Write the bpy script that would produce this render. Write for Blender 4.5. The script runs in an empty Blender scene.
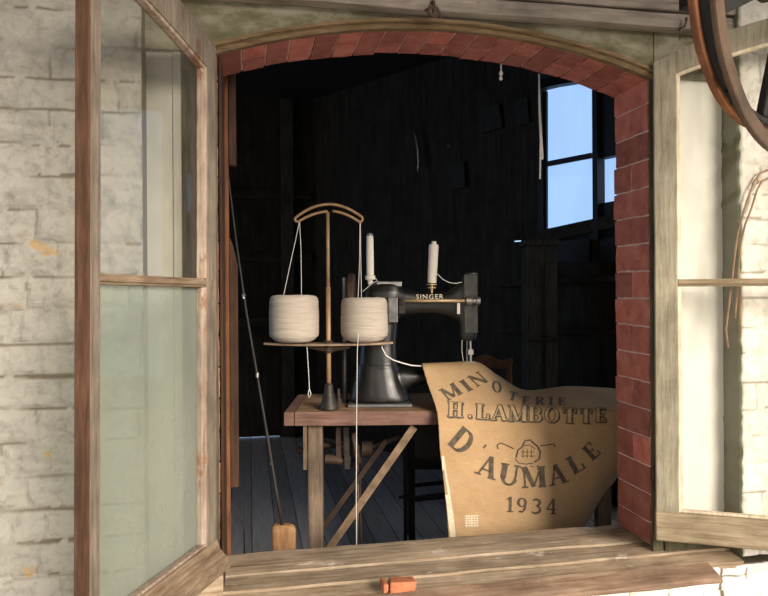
import bpy, bmesh, math, random
from mathutils import Vector, Matrix, noise
from mathutils.bvhtree import BVHTree
random.seed(7)
scn = bpy.context.scene
COL = scn.collection
PI = math.pi
R_ = math.radians

# ------------------------------------------------------------------ camera
F, CX, CY = 690.0, 384.0, 287.0
YAW, ROLL = R_(11.0), R_(0.38)
EYE = Vector((0, -1.8, 1.21))
FW = Vector((math.sin(YAW), math.cos(YAW), 0))
R0 = Vector((math.cos(YAW), -math.sin(YAW), 0))
UP = Vector((0, 0, 1))
CR = R0*math.cos(ROLL) - UP*math.sin(ROLL)
CU = UP*math.cos(ROLL) + R0*math.sin(ROLL)
cd = bpy.data.cameras.new('camera')
cam = bpy.data.objects.new('camera', cd); COL.objects.link(cam)
cd.sensor_width = 36; cd.lens = F/768*36; cd.shift_y = -(298-CY)/768; cd.clip_start = .02
Mx = Matrix((CR, CU, -FW)).transposed().to_4x4(); Mx.translation = EYE
cam.matrix_world = Mx
scn.camera = cam

def ray(x, y): return FW + CR*((x-CX)/F) - CU*((y-CY)/F)
def at(x, y, d): return EYE + ray(x, y)*d          # point at a real distance d from the viewer
def onplane(x, y, p, n):
    r = ray(x, y); t = (Vector(p)-EYE).dot(n)/r.dot(n); return EYE + r*t

# ------------------------------------------------------------------ materials
def nmat(name):
    m = bpy.data.materials.new(name); m.use_nodes = True
    nt = m.node_tree; b = nt.nodes['Principled BSDF']
    return m, nt, b
def ramp(nt, fac, stops):
    r = nt.nodes.new('ShaderNodeValToRGB')
    e = r.color_ramp.elements
    while len(e) > 1: e.remove(e[0])
    e[0].position = stops[0][0]; e[0].color = (*stops[0][1], 1)
    for p, c in stops[1:]:
        x = e.new(p); x.color = (*c, 1)
    nt.links.new(fac, r.inputs[0]); return r.outputs[0]
def noise_n(nt, scale, stretch=(1, 1, 1), detail=6, rough=.6, coord='Object', dist=0):
    tc = nt.nodes.new('ShaderNodeTexCoord'); mp = nt.nodes.new('ShaderNodeMapping')
    mp.inputs['Scale'].default_value = stretch
    n = nt.nodes.new('ShaderNodeTexNoise')
    n.inputs['Scale'].default_value = scale; n.inputs['Detail'].default_value = detail
    n.inputs['Roughness'].default_value = rough; n.inputs['Distortion'].default_value = dist
    nt.links.new(tc.outputs[coord], mp.inputs[0]); nt.links.new(mp.outputs[0], n.inputs['Vector'])
    return n.outputs['Fac']
def mix(nt, a, b, fac, blend='MIX'):
    n = nt.nodes.new('ShaderNodeMix'); n.data_type = 'RGBA'; n.blend_type = blend
    for s, v in ((n.inputs[0], fac), (n.inputs[6], a), (n.inputs[7], b)):
        if isinstance(v, (int, float)): s.default_value = v
        elif isinstance(v, tuple): s.default_value = (*v, 1)
        else: nt.links.new(v, s)
    return n.outputs[2]
def bump(nt, b, h, strength=.3, dist=.005, prev=None):
    n = nt.nodes.new('ShaderNodeBump'); n.inputs['Strength'].default_value = strength
    n.inputs['Distance'].default_value = dist
    nt.links.new(h, n.inputs['Height'])
    if prev: nt.links.new(prev, n.inputs['Normal'])
    nt.links.new(n.outputs[0], b.inputs['Normal']); return n.outputs[0]
def plain(name, c, rough=.6, metal=0, spec=.5, var=.25, scale=30, stretch=(1, 1, 1), bs=.2):
    m, nt, b = nmat(name)
    f = noise_n(nt, scale, stretch)
    lo = tuple(v*(1-var) for v in c); hi = tuple(min(1, v*(1+var)) for v in c)
    nt.links.new(ramp(nt, f, [(.3, lo), (.7, hi)]), b.inputs['Base Color'])
    b.inputs['Roughness'].default_value = rough; b.inputs['Metallic'].default_value = metal
    b.inputs['Specular IOR Level'].default_value = spec
    if bs: bump(nt, b, f, bs, .003)
    return m
def wood(name, c1, c2, c3, axis='Z', rough=.75, scale=17, k=11, bs=.5, worn=None, wlim=.62):
    """grained, weathered wood: c1 dark grain, c2 body, c3 pale grain; worn = colour of flaked patches"""
    m, nt, b = nmat(name)
    st = {'X': (1, k, k), 'Y': (k, 1, k), 'Z': (k, k, 1)}[axis]
    f = noise_n(nt, scale*.5, st, 8, .65, dist=.4)
    col = ramp(nt, f, [(.28, c1), (.5, c2), (.72, c3)])
    g = noise_n(nt, 7, (1, 1, 1), 5)
    col = mix(nt, col, ramp(nt, g, [(.3, (.62, .60, .57)), (.7, (1.15, 1.12, 1.08))]), 1.0, 'MULTIPLY')
    if worn:
        w = noise_n(nt, 16, tuple(1 if q > 1 else .45 for q in st), 8, .7)
        wf = ramp(nt, w, [(wlim-.03, (0, 0, 0)), (wlim+.03, (1, 1, 1))])
        col = mix(nt, col, worn, wf)
    nt.links.new(col, b.inputs['Base Color'])
    b.inputs['Roughness'].default_value = rough; b.inputs['Specular IOR Level'].default_value = .25
    bump(nt, b, f, bs, .004)
    return m
def attr(nt, name):
    a = nt.nodes.new('ShaderNodeAttribute'); a.attribute_name = name; return a.outputs['Fac']

def white_brick(name, base, dirt, tan, tanlim=.70):
    m, nt, b = nmat(name)
    f = noise_n(nt, 9, (1, 1, 1.6), 8, .65)
    col = ramp(nt, f, [(.30, dirt), (.50, base), (.75, tuple(min(1, v*1.12) for v in base))])
    s = noise_n(nt, 55, (1, 1, 1), 4)
    col = mix(nt, col, ramp(nt, s, [(.30, (.58, .55, .50)), (.48, (1, 1, 1))]), .5, 'MULTIPLY')
    t = noise_n(nt, 11, (1, 1, 1.5), 5, .5)
    col = mix(nt, col, tan, ramp(nt, t, [(tanlim, (0, 0, 0)), (tanlim+.03, (.8, .8, .8))]))
    col = mix(nt, col, (.17, .14, .10), attr(nt, 'crack'))
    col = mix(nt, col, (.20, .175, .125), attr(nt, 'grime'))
    col = mix(nt, col, (.10, .13, .05), attr(nt, 'moss'))
    nt.links.new(col, b.inputs['Base Color'])
    b.inputs['Roughness'].default_value = .8; b.inputs['Specular IOR Level'].default_value = .2
    h = noise_n(nt, 60, (1, 1, 1), 8, .7)
    bump(nt, b, h, .6, .005)
    return m
M = {}
M['white_brick_shade'] = white_brick('shaded_weathered_whitewash', (.40, .38, .34), (.295, .278, .245), (.45, .30, .14), .66)  # left wall: the dimmer light there is put into a darker whitewash
M['white_brick'] = white_brick('lit_whitewash', (.90, .87, .82), (.74, .69, .61), (.50, .36, .22), .74)  # brighter copy, with the stronger light on the right in its colour
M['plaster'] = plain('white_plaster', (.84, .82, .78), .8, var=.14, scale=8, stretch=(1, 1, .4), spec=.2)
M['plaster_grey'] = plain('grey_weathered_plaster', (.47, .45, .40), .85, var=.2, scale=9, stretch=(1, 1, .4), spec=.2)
def olive():
    m, nt, b = nmat('stained_plaster')
    f = noise_n(nt, 5, (1, 1, 2.2), 8, .65)
    nt.links.new(ramp(nt, f, [(.34, (.10, .09, .045)), (.47, (.18, .16, .095)), (.56, (.30, .275, .20)), (.75, (.40, .37, .30))]), b.inputs['Base Color'])
    b.inputs['Roughness'].default_value = .85
    bump(nt, b, noise_n(nt, 40), .4, .004); return m
M['olive'] = olive()
M['lintel'] = wood('whitewashed_beam', (.24, .20, .175), (.36, .315, .285), (.46, .415, .38), 'X', worn=(.24, .17, .12), wlim=.66)
M['moulding'] = wood('tan_moulding', (.13, .08, .042), (.24, .165, .09), (.34, .25, .15), 'X')
M['frame_and_shade'] = wood('dark_olive_frame_and_shade', (.05, .045, .025), (.10, .09, .055), (.16, .14, .09), 'Z')  # dark olive frame wood, also used for the painted shade strips
def brick():
    m, nt, b = nmat('red_painted_brick')
    f = noise_n(nt, 22, (1, 1, 1), 8, .65)
    col = ramp(nt, f, [(.25, (.30, .090, .065)), (.5, (.49, .160, .115)), (.75, (.60, .26, .19))])
    t = attr(nt, 'tone')
    col = mix(nt, col, ramp(nt, t, [(0, (.62, .6, .6)), (1, (1.25, 1.2, 1.2))]), 1.0, 'MULTIPLY')
    s = noise_n(nt, 13, (1, 1, 1), 6, .6, dist=1.2)
    col = mix(nt, col, (.55, .38, .17), ramp(nt, s, [(.66, (0, 0, 0)), (.76, (.6, .6, .6))]))
    nt.links.new(col, b.inputs['Base Color']); b.inputs['Roughness'].default_value = .72
    bump(nt, b, noise_n(nt, 70, (1, 1, 1), 8, .7), .5, .004); return m
M['brick'] = brick()
M['mortar'] = plain('pale_mortar', (.80, .62, .54), .9, var=.2, scale=40)
M['leaf_z'] = wood('grey_weathered_stile', (.13, .10, .075), (.225, .185, .148), (.31, .265, .22), 'Z', worn=(.17, .10, .06), wlim=.64)
M['leaf_x'] = wood('brown_weathered_rail', (.13, .085, .055), (.25, .18, .12), (.38, .30, .22), 'X', worn=(.56, .48, .40), wlim=.67)
M['edge'] = wood('bare_brown_edge', (.055, .026, .016), (.105, .052, .030), (.17, .095, .058), 'Z', worn=(.30, .22, .16), wlim=.70)
M['bead'] = wood('flaking_bead', (.21, .14, .10), (.36, .28, .225), (.50, .425, .37), 'Z', worn=(.24, .12, .07), wlim=.58)
M['leafr_z'] = wood('olive_grey_stile', (.24, .21, .145), (.38, .345, .26), (.49, .45, .36), 'Z', worn=(.34, .24, .14), wlim=.68)
M['leafr_x'] = wood('tan_rail', (.21, .15, .09), (.36, .29, .195), (.47, .39, .28), 'X', worn=(.26, .17, .10), wlim=.68)
M['beadr'] = wood('cream_bead', (.55, .42, .28), (.78, .68, .52), (.86, .80, .68), 'Z', worn=(.50, .32, .17), wlim=.64)
M['sill'] = wood('weathered_sill', (.20, .14, .09), (.40, .31, .22), (.56, .47, .37), 'X', scale=13, worn=(.66, .58, .49), wlim=.64)
M['sill_dark'] = wood('dark_sill_nosing', (.16, .10, .07), (.30, .20, .14), (.42, .31, .24), 'X', scale=14)
M['terracotta'] = plain('terracotta', (.50, .17, .08), .85, var=.35)
def floor_m():
    m, nt, b = nmat('blue_grey_floorboards')
    tc = nt.nodes.new('ShaderNodeTexCoord'); sp = nt.nodes.new('ShaderNodeSeparateXYZ')
    nt.links.new(tc.outputs['Object'], sp.inputs[0])
    mu = nt.nodes.new('ShaderNodeMath'); mu.operation = 'MULTIPLY'; mu.inputs[1].default_value = 1/.115
    nt.links.new(sp.outputs[0], mu.inputs[0])
    fr = nt.nodes.new('ShaderNodeMath'); fr.operation = 'FRACT'; nt.links.new(mu.outputs[0], fr.inputs[0])
    fl = nt.nodes.new('ShaderNodeMath'); fl.operation = 'FLOOR'; nt.links.new(mu.outputs[0], fl.inputs[0])
    wn = nt.nodes.new('ShaderNodeTexWhiteNoise'); wn.noise_dimensions = '1D'; nt.links.new(fl.outputs[0], wn.inputs['W'])
    f = noise_n(nt, 5, (12, 1, 1), 7)
    col = ramp(nt, f, [(.3, (.34, .325, .32)), (.7, (.54, .52, .51))])
    col = mix(nt, col, ramp(nt, wn.outputs['Value'], [(0, (.7, .7, .7)), (1, (1.2, 1.2, 1.25))]), 1., 'MULTIPLY')
    g = ramp(nt, fr.outputs[0], [(0, (1, 1, 1)), (.03, (1, 1, 1)), (.045, (0, 0, 0)), (1, (0, 0, 0))])
    col = mix(nt, col, (.015, .015, .02), g)
    nt.links.new(col, b.inputs['Base Color']); b.inputs['Roughness'].default_value = .55
    bump(nt, b, f, .3, .003); return m
M['floor'] = floor_m()
M['dark'] = wood('unlit_dark_boards', (.018, .016, .013), (.036, .031, .025), (.060, .053, .043), 'Z', scale=6)  # dark boards, the dimness of the room put into a near-black colour
M['dark_x'] = wood('unlit_dark_rails', (.020, .017, .014), (.042, .036, .028), (.068, .058, .046), 'X', scale=6)  # rails darkened the same way as the boards
M['black'] = plain('unlit_black', (.010, .010, .010), .9, var=.3)  # inner faces and ceiling, the unlit room put into the colour
M['post'] = wood('orange_brown_lining', (.10, .036, .016), (.17, .068, .030), (.24, .11, .055), 'Z')
M['post_dark'] = wood('dark_brown_lining', (.03, .014, .008), (.055, .027, .015), (.085, .045, .026), 'Z')
M['grey_post'] = wood('grey_dark_post', (.034, .033, .029), (.070, .067, .059), (.105, .10, .088), 'Z')
M['table'] = wood('worn_table_top', (.16, .092, .055), (.35, .22, .13), (.48, .33, .21), 'X', scale=14)
M['table_edge'] = wood('table_edge', (.13, .068, .055), (.235, .135, .11), (.32, .195, .16), 'X', scale=14)
M['leg'] = wood('table_leg', (.10, .07, .05), (.20, .15, .11), (.28, .21, .16), 'Z')
M['bar'] = plain('rusty_bar', (.24, .16, .10), .6, .3, var=.4)
M['iron'] = plain('dark_iron', (.05, .042, .036), .55, .5, var=.4)
M['rust'] = plain('brown_rusty_iron', (.075, .046, .032), .7, .3, var=.4)
def enamel():
    m, nt, b = nmat('black_enamel')
    f = noise_n(nt, 18, (1, 1, 1), 6)
    nt.links.new(ramp(nt, f, [(.3, (.005, .005, .005)), (.7, (.014, .0135, .012))]), b.inputs['Base Color'])
    nt.links.new(ramp(nt, f, [(.3, (.26,)*3), (.7, (.45,)*3)]), b.inputs['Roughness'])
    b.inputs['Specular IOR Level'].default_value = .6
    b.inputs['Coat Weight'].default_value = .0; b.inputs['Coat Roughness'].default_value = .2
    return m
M['enamel'] = enamel()
M['steel'] = plain('worn_steel', (.42, .41, .39), .38, .85, var=.3)
M['dark_steel'] = plain('dark_steel_plate', (.07, .07, .065), .4, .5, var=.3)
M['cover'] = plain('grey_cover_plate', (.22, .22, .22), .4, .6, var=.3)
M['brass'] = plain('brass_rod', (.72, .52, .28), .5, .35, var=.2)
M['wire'] = plain('tan_painted_wire', (.46, .29, .15), .5, .2, var=.25)
M['plate'] = plain('tan_grey_plate', (.34, .24, .16), .6, .2, var=.35)
M['gold'] = plain('cream_transfer_lettering', (.85, .78, .60), .5, 0, var=.15)
def twine():
    m, nt, b = nmat('wound_twine')
    f = noise_n(nt, 14, (1, 1, 16), 4, .5)
    w = nt.nodes.new('ShaderNodeTexWave'); w.bands_direction = 'Z'
    tc = nt.nodes.new('ShaderNodeTexCoord'); nt.links.new(tc.outputs['Object'], w.inputs['Vector'])
    w.inputs['Scale'].default_value = 75; w.inputs['Distortion'].default_value = 2.5; w.inputs['Detail'].default_value = 3
    w.inputs['Detail Scale'].default_value = .5
    col = ramp(nt, f, [(.25, (.70, .59, .48)), (.6, (.88, .78, .67))])
    col = mix(nt, col, ramp(nt, w.outputs['Fac'], [(0, (.70, .67, .63)), (.4, (1, 1, 1))]), .8, 'MULTIPLY')
    nt.links.new(col, b.inputs['Base Color']); b.inputs['Roughness'].default_value = .9
    bump(nt, b, w.outputs['Fac'], .7, .003); return m
M['twine'] = twine()
M['thread'] = plain('white_thread', (.86, .81, .72), .8, var=.08, scale=60, stretch=(1, 1, 4))
M['string'] = plain('pale_string', (.80, .78, .74), .8, var=.1)
M['dkcord'] = plain('dark_wire', (.035, .028, .024), .6, var=.3)
def sack():
    m, nt, b = nmat('jute_sacking')
    f = noise_n(nt, 6, (1, 1, 1), 6, .55)
    col = ramp(nt, f, [(.3, (.50, .32, .17)), (.7, (.60, .41, .235))])
    h1 = noise_n(nt, 45, (1, 1, 14), 3); h2 = noise_n(nt, 45, (14, 14, 1), 3)
    col = mix(nt, col, ramp(nt, h1, [(.3, (.84, .82, .8)), (.6, (1.06, 1.06, 1.06))]), .7, 'MULTIPLY')
    col = mix(nt, col, ramp(nt, h2, [(.3, (.88, .87, .85)), (.6, (1.04, 1.04, 1.04))]), .6, 'MULTIPLY')
    nt.links.new(col, b.inputs['Base Color']); b.inputs['Roughness'].default_value = .95
    b.inputs['Specular IOR Level'].default_value = .1
    bump(nt, b, h1, .3, .002); return m
M['sack'] = sack()
M['ink'] = plain('faded_black_ink', (.115, .09, .06), .9, var=.55, scale=70, bs=0)
M['ink_pale'] = plain('unprinted_letter_face', (.52, .36, .205), .95, var=.12, scale=60, bs=0)
M['stitch'] = plain('pale_stitching', (.80, .68, .50), .9, var=.22, scale=160)
M['wheel_red'] = plain('orange_rust_rim', (.24, .090, .036), .75, .1, var=.45, scale=14)
M['wheel_brown'] = plain('brown_worn_rim', (.115, .07, .042), .6, .15, var=.45, scale=14)
M['wheel_dark'] = plain('black_wheel_iron', (.016, .013, .012), .7, .2, var=.4)
M['rope'] = plain('brown_dried_cord', (.34, .20, .11), .9, var=.35)
M['rust_hook'] = plain('rusty_hook', (.10, .06, .045), .8, .2, var=.4)
M['ground'] = plain('pale_yard', (.46, .42, .36), .9, var=.2, scale=4)
M['porch'] = wood('dark_porch_boards', (.06, .045, .035), (.12, .09, .07), (.17, .13, .10), 'X')
M['chair'] = wood('brown_chair_wood', (.10, .05, .03), (.19, .10, .058), (.26, .15, .09), 'Z')
M['chair_dk'] = wood('near_black_chair', (.012, .009, .008), (.022, .017, .014), (.034, .027, .022), 'Z')
M['block'] = wood('orange_wood_block', (.26, .13, .06), (.42, .24, .12), (.52, .33, .18), 'Z')
M['winframe'] = plain('black_window_bar', (.012, .014, .02), .6, var=.2)
M['tin'] = plain('dull_tin', (.030, .028, .025), .8, 0, var=.3)
def glass(name, tint, dirt, amount, streak, gl=.05):
    m = bpy.data.materials.new(name); m.use_nodes = True; nt = m.node_tree
    for n in list(nt.nodes): nt.nodes.remove(n)
    out = nt.nodes.new('ShaderNodeOutputMaterial')
    tr = nt.nodes.new('ShaderNodeBsdfTransparent'); tr.inputs[0].default_value = (*tint, 1)
    g = nt.nodes.new('ShaderNodeBsdfGlossy'); g.inputs['Roughness'].default_value = .03
    lw = nt.nodes.new('ShaderNodeLayerWeight'); lw.inputs[0].default_value = .5
    pw = nt.nodes.new('ShaderNodeMath'); pw.operation = 'POWER'; pw.inputs[1].default_value = 5; nt.links.new(lw.outputs['Facing'], pw.inputs[0])
    fr = nt.nodes.new('ShaderNodeMath'); fr.operation = 'MULTIPLY_ADD'; fr.inputs[1].default_value = .6; fr.inputs[2].default_value = gl*.5; nt.links.new(pw.outputs[0], fr.inputs[0])
    mx = nt.nodes.new('ShaderNodeMixShader'); nt.links.new(fr.outputs[0], mx.inputs[0])
    nt.links.new(tr.outputs[0], mx.inputs[1]); nt.links.new(g.outputs[0], mx.inputs[2])
    d = nt.nodes.new('ShaderNodeBsdfDiffuse'); d.inputs[0].default_value = (*dirt, 1)
    f = noise_n(nt, streak[0], streak[1], 6, .55)
    lo, hi = amount
    r = ramp(nt, f, [(.3, (lo,)*3), (.7, (hi,)*3)])
    m2 = nt.nodes.new('ShaderNodeMixShader'); nt.links.new(r, m2.inputs[0])
    nt.links.new(mx.outputs[0], m2.inputs[1]); nt.links.new(d.outputs[0], m2.inputs[2])
    nt.links.new(m2.outputs[0], out.inputs[0]); return m
M['glass_clear'] = glass('old_window_glass', (.95, .95, .93), (.50, .49, .44), (.01, .07), (6, (1, 1, .5)))
M['glass_dirty'] = glass('dusty_green_glass', (.80, .85, .80), (.44, .46, .40), (.22, .48), (3, (1, 1, .5)))
M['glass_right'] = glass('thin_window_glass', (.98, .98, .96), (.6, .58, .5), (.0, .03), (6, (1, 1, .5)))
M['glass_room'] = glass('pale_blue_room_glass', (.86, .92, 1.0), (.6, .65, .7), (.02, .10), (4, (1, 1, .3)))

# ------------------------------------------------------------------ mesh helpers
def obj(name, bm, m, parent=None, smooth=False, bev=0, mods=()):
    me = bpy.data.meshes.new(name)
    bmesh.ops.recalc_face_normals(bm, faces=bm.faces[:])
    if smooth:
        for f in bm.faces: f.smooth = True
    bm.to_mesh(me); bm.free()
    for q in (m if isinstance(m, (list, tuple)) else [m]): me.materials.append(q)
    o = bpy.data.objects.new(name, me); COL.objects.link(o)
    if parent is not None: o.parent = parent
    if bev:
        b = o.modifiers.new('bevel', 'BEVEL'); b.width = bev; b.segments = 2; b.limit_method = 'ANGLE'; b.angle_limit = R_(40)
    return o
def tag(o, label, cat, group=None):
    o['label'] = label; o['category'] = cat
    if group: o['group'] = group
    return o
def thing(name, label, cat, loc=(0, 0, 0), rotz=0, group=None):
    o = bpy.data.objects.new(name, None); COL.objects.link(o); o.empty_display_size = .05
    o.location = loc; o.rotation_euler = (0, 0, rotz)
    return tag(o, label, cat, group)
def struct(o):
    o['kind'] = 'structure'; return o
def B(): return bmesh.new()
def box(bm, c, s, rot=None, jit=0, mi=0):
    vs = []
    for dx in (-.5, .5):
        for dy in (-.5, .5):
            for dz in (-.5, .5):
                v = Vector((dx*s[0], dy*s[1], dz*s[2]))
                if jit: v += Vector((random.uniform(-jit, jit), random.uniform(-jit, jit), random.uniform(-jit, jit)))
                if rot: v = rot @ v
                vs.append(bm.verts.new(v + Vector(c)))
    for q in ((0, 1, 3, 2), (4, 6, 7, 5), (0, 4, 5, 1), (2, 3, 7, 6), (0, 2, 6, 4), (1, 5, 7, 3)):
        f = bm.faces.new([vs[i] for i in q]); f.material_index = mi
    return vs
def b2(bm, lo, hi, **k):
    lo = Vector(lo); hi = Vector(hi); return box(bm, (lo+hi)/2, hi-lo, **k)
def beam(bm, a, b, w, h, up=UP):
    a = Vector(a); b = Vector(b); z = (b-a); L = z.length; z.normalize()
    x = z.cross(up)
    if x.length < 1e-4: x = Vector((1, 0, 0))
    x.normalize(); y = z.cross(x)
    rot = Matrix((x, y, z)).transposed()
    return box(bm, (a+b)/2, (w, h, L), rot)
def tube(bm, pts, r, n=8, closed=False):
    pts = [Vector(p) for p in pts]; N = len(pts); rings = []
    px = None
    for i, p in enumerate(pts):
        t = (pts[(i+1) % N]-pts[i-1]) if closed else (pts[min(i+1, N-1)]-pts[max(i-1, 0)])
        if t.length < 1e-9: t = Vector((0, 0, 1))
        t.normalize()
        if px is None:
            px = t.orthogonal().normalized()
        else:
            px = (px - t*px.dot(t)); px = px.normalized() if px.length > 1e-6 else t.orthogonal().normalized()
        py = t.cross(px); rr = r[i] if isinstance(r, (list, tuple)) else r
        rings.append([bm.verts.new(p + px*math.cos(2*PI*k/n)*rr + py*math.sin(2*PI*k/n)*rr) for k in range(n)])
    for i in range(N if closed else N-1):
        a, b = rings[i], rings[(i+1) % N]
        for k in range(n): bm.faces.new((a[k], a[(k+1) % n], b[(k+1) % n], b[k]))
    if not closed:
        bm.faces.new(rings[0]); bm.faces.new(rings[-1][::-1])
def lathe(bm, prof, n=32, c=(0, 0, 0), axis=None):
    """prof: (radius, height) from bottom to top"""
    c = Vector(c); rot = Matrix.Identity(3)
    if axis is not None: rot = UP.rotation_difference(Vector(axis)).to_matrix()
    rings = []
    for r, z in prof:
        rings.append([bm.verts.new(c + rot @ Vector((r*math.cos(2*PI*k/n), r*math.sin(2*PI*k/n), z))) for k in range(n)])
    for a, b in zip(rings, rings[1:]):
        for k in range(n): bm.faces.new((a[k], a[(k+1) % n], b[(k+1) % n], b[k]))
    bm.faces.new(rings[0][::-1]); bm.faces.new(rings[-1])
def loft(bm, secs, n=24, p=3.0):
    """secs: (centre, half-vector a, half-vector b); superellipse sections"""
    rings = []
    for c, a, b in secs:
        c = Vector(c); a = Vector(a); b = Vector(b); rr = []
        for k in range(n):
            t = 2*PI*k/n; cs, sn = math.cos(t), math.sin(t)
            rr.append(bm.verts.new(c + a*math.copysign(abs(cs)**(2/p), cs) + b*math.copysign(abs(sn)**(2/p), sn)))
        rings.append(rr)
    for a, b in zip(rings, rings[1:]):
        for k in range(n): bm.faces.new((a[k], a[(k+1) % n], b[(k+1) % n], b[k]))
    bm.faces.new(rings[0][::-1]); bm.faces.new(rings[-1])
def prism(bm, poly, fn, lo, hi, n=1):
    """poly of 2-D points swept from lo to hi; fn(a, b, t) -> point"""
    rings = [[bm.verts.new(fn(a, b, lo+(hi-lo)*i/n)) for a, b in poly] for i in range(n+1)]
    m = len(poly)
    for a, b in zip(rings, rings[1:]):
        for k in range(m): bm.faces.new((a[k], a[(k+1) % m], b[(k+1) % m], b[k]))
    bm.faces.new(rings[0][::-1]); bm.faces.new(rings[-1])

# ------------------------------------------------------------------ the opening
XL, XR = -.078, 1.125           # clear opening
YB = .187                       # inner face of the wall
ZS = .462                       # sill
XC = (XL+XR)/2; HALF = (XR-XL)/2
ZSP, ZAP = 1.800, 1.898
RA = (HALF**2 + (ZAP-ZSP)**2)/(2*(ZAP-ZSP)); ZC = ZAP-RA
def arch(x, r=RA):
    d = r*r-(x-XC)**2
    return ZC + math.sqrt(max(d, 0))
YW = -.08                       # outer face of the whitewashed brick
XBL, XBR = -.250, 1.364         # edges of the recess
ZL = 1.962                      # underside of the beam

# ---- whitewashed brick faces, one relief grid each
def brick_height(x, z, seed, course=.0775, L=.225, soft=.020, ox=0, oz=0):
    z0 = (z+oz)/course + .12*noise.noise(Vector((x*2.5, z*2.5, seed)))
    r = math.floor(z0); fz = z0-r
    Lr = L if r % 3 == 0 else L/2
    off = .35*(r % 2) + .37*noise.noise(Vector((r*3.7, seed, 1)))
    x0 = (x+ox)/Lr + off + .05*noise.noise(Vector((x*6, z*6, seed+3)))
    k = math.floor(x0); fx = x0-k
    dz = min(fz, 1-fz)*course; dx = min(fx, 1-fx)*Lr
    wob = .5+.5*noise.noise(Vector((x*9, z*9, seed+7)))
    d = min(dz, dx*1.1+.001)
    s = min(1, d/(soft*(.5+wob)))
    s = s*s*(3-2*s)
    per = noise.noise(Vector((k*5.1+.3, r*7.7+.1, seed)))*.005
    h = s*(.0045+.003*wob) + per*1.1 + .007*noise.noise(Vector((x*11, z*14, seed+20)))
    h += .0080*noise.fractal(Vector((x*22, z*22, seed)), 1., 2., 4)
    cr = 0.
    cz = noise.noise(Vector((x*4, r*2.1, seed+11)))
    if dz < .0042*(1+noise.noise(Vector((x*30, z*30, 2)))) and cz > .02: cr = min(1, (cz-.02)*5)
    cx = noise.noise(Vector((k*2.3, z*9, seed+15)))
    if dx < .003 and cx > .22: cr = max(cr, .6)
    return h, cr
def relief(name, x0, x1, z0, z1, seed, m, step=.006, mossx=None, amp=1.0, crk=1.0, depth=.26, cracks=(), thick_to=None):
    nx = max(2, round((x1-x0)/step)); nz = max(2, round((z1-z0)/step))
    bm = B(); lc = bm.verts.layers.float.new('crack'); lm = bm.verts.layers.float.new('moss'); lg = bm.verts.layers.float.new('grime')
    g = []
    for i in range(nx+1):
        row = []
        for j in range(nz+1):
            x = x0+(x1-x0)*i/nx; z = z0+(z1-z0)*j/nz
            h, c = brick_height(x, z, seed)
            if mossx is not None: h *= min(1, .35+abs(x-mossx)/.05)
            dx = 0
            if mossx is not None:
                e = abs(x-mossx)
                if i in (0, nx) and e < 1e-6: dx = .006*noise.noise(Vector((z*35, 3, seed)))
            v = bm.verts.new((x+dx, YW - h*amp + .006, z))
            for (kx, k0, k1, kw) in cracks:
                if k0 < z < k1 and abs(x-kx-.012*noise.noise(Vector((0, z*26, kx)))) < kw: c = 1.5; h -= .004
            v[lc] = min(1, c*crk)
            if mossx is not None:
                e = abs(x-mossx); t = .5+.5*noise.noise(Vector((x*60, z*25, 5)))
                v[lm] = max(0, min(1, (1-e/.010)*t*1.6))
            row.append(v)
        g.append(row)
    for i in range(nx):
        for j in range(nz): bm.faces.new((g[i][j], g[i+1][j], g[i+1][j+1], g[i][j+1]))
    # side and back faces so that it is a solid piece of wall
    yb = thick_to if thick_to is not None else YB
    bk = {}; md_ = {}
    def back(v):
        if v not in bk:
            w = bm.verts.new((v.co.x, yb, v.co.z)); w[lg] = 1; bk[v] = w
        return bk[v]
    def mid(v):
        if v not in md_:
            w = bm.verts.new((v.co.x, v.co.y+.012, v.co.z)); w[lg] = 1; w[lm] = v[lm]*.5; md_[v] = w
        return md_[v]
    rim = [g[i][0] for i in range(nx+1)] + [g[nx][j] for j in range(1, nz+1)] + [g[i][nz] for i in range(nx-1, -1, -1)] + [g[0][j] for j in range(nz-1, 0, -1)]
    for a, b in zip(rim, rim[1:]+rim[:1]): bm.faces.new((a, b, mid(b), mid(a))); bm.faces.new((mid(a), mid(b), back(b), back(a)))
    bm.faces.new([back(v) for v in rim])
    return struct(obj(name, bm, m, smooth=False))
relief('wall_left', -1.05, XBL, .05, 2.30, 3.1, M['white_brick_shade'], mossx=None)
relief('wall_right', XBR, 2.30, .44, 2.30, 9.4, M['white_brick'], mossx=XBR, amp=.55, crk=.75)
relief('wall_below', XBL, 2.30, .05, .418, 5.7, M['white_brick'], amp=.8, crk=1.0, cracks=((1.298, .25, .43, .005), (1.375, .375, .41, .004), (.655, .30, .375, .004)), step=.005)
# wide dull rest of the masonry (outside the frame and behind the plaster), closes the room towards the yard
bm = B()
b2(bm, (-2.4, -.06, -.35), (-1.05, YB, 2.7)); b2(bm, (2.30, -.06, -.35), (3.6, YB, 2.7))
b2(bm, (-1.05, -.06, 2.30), (2.30, YB, 2.7)); b2(bm, (-1.05, -.06, -.35), (2.30, YB, .05))
struct(obj('wall_front', bm, M['plaster']))
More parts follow.
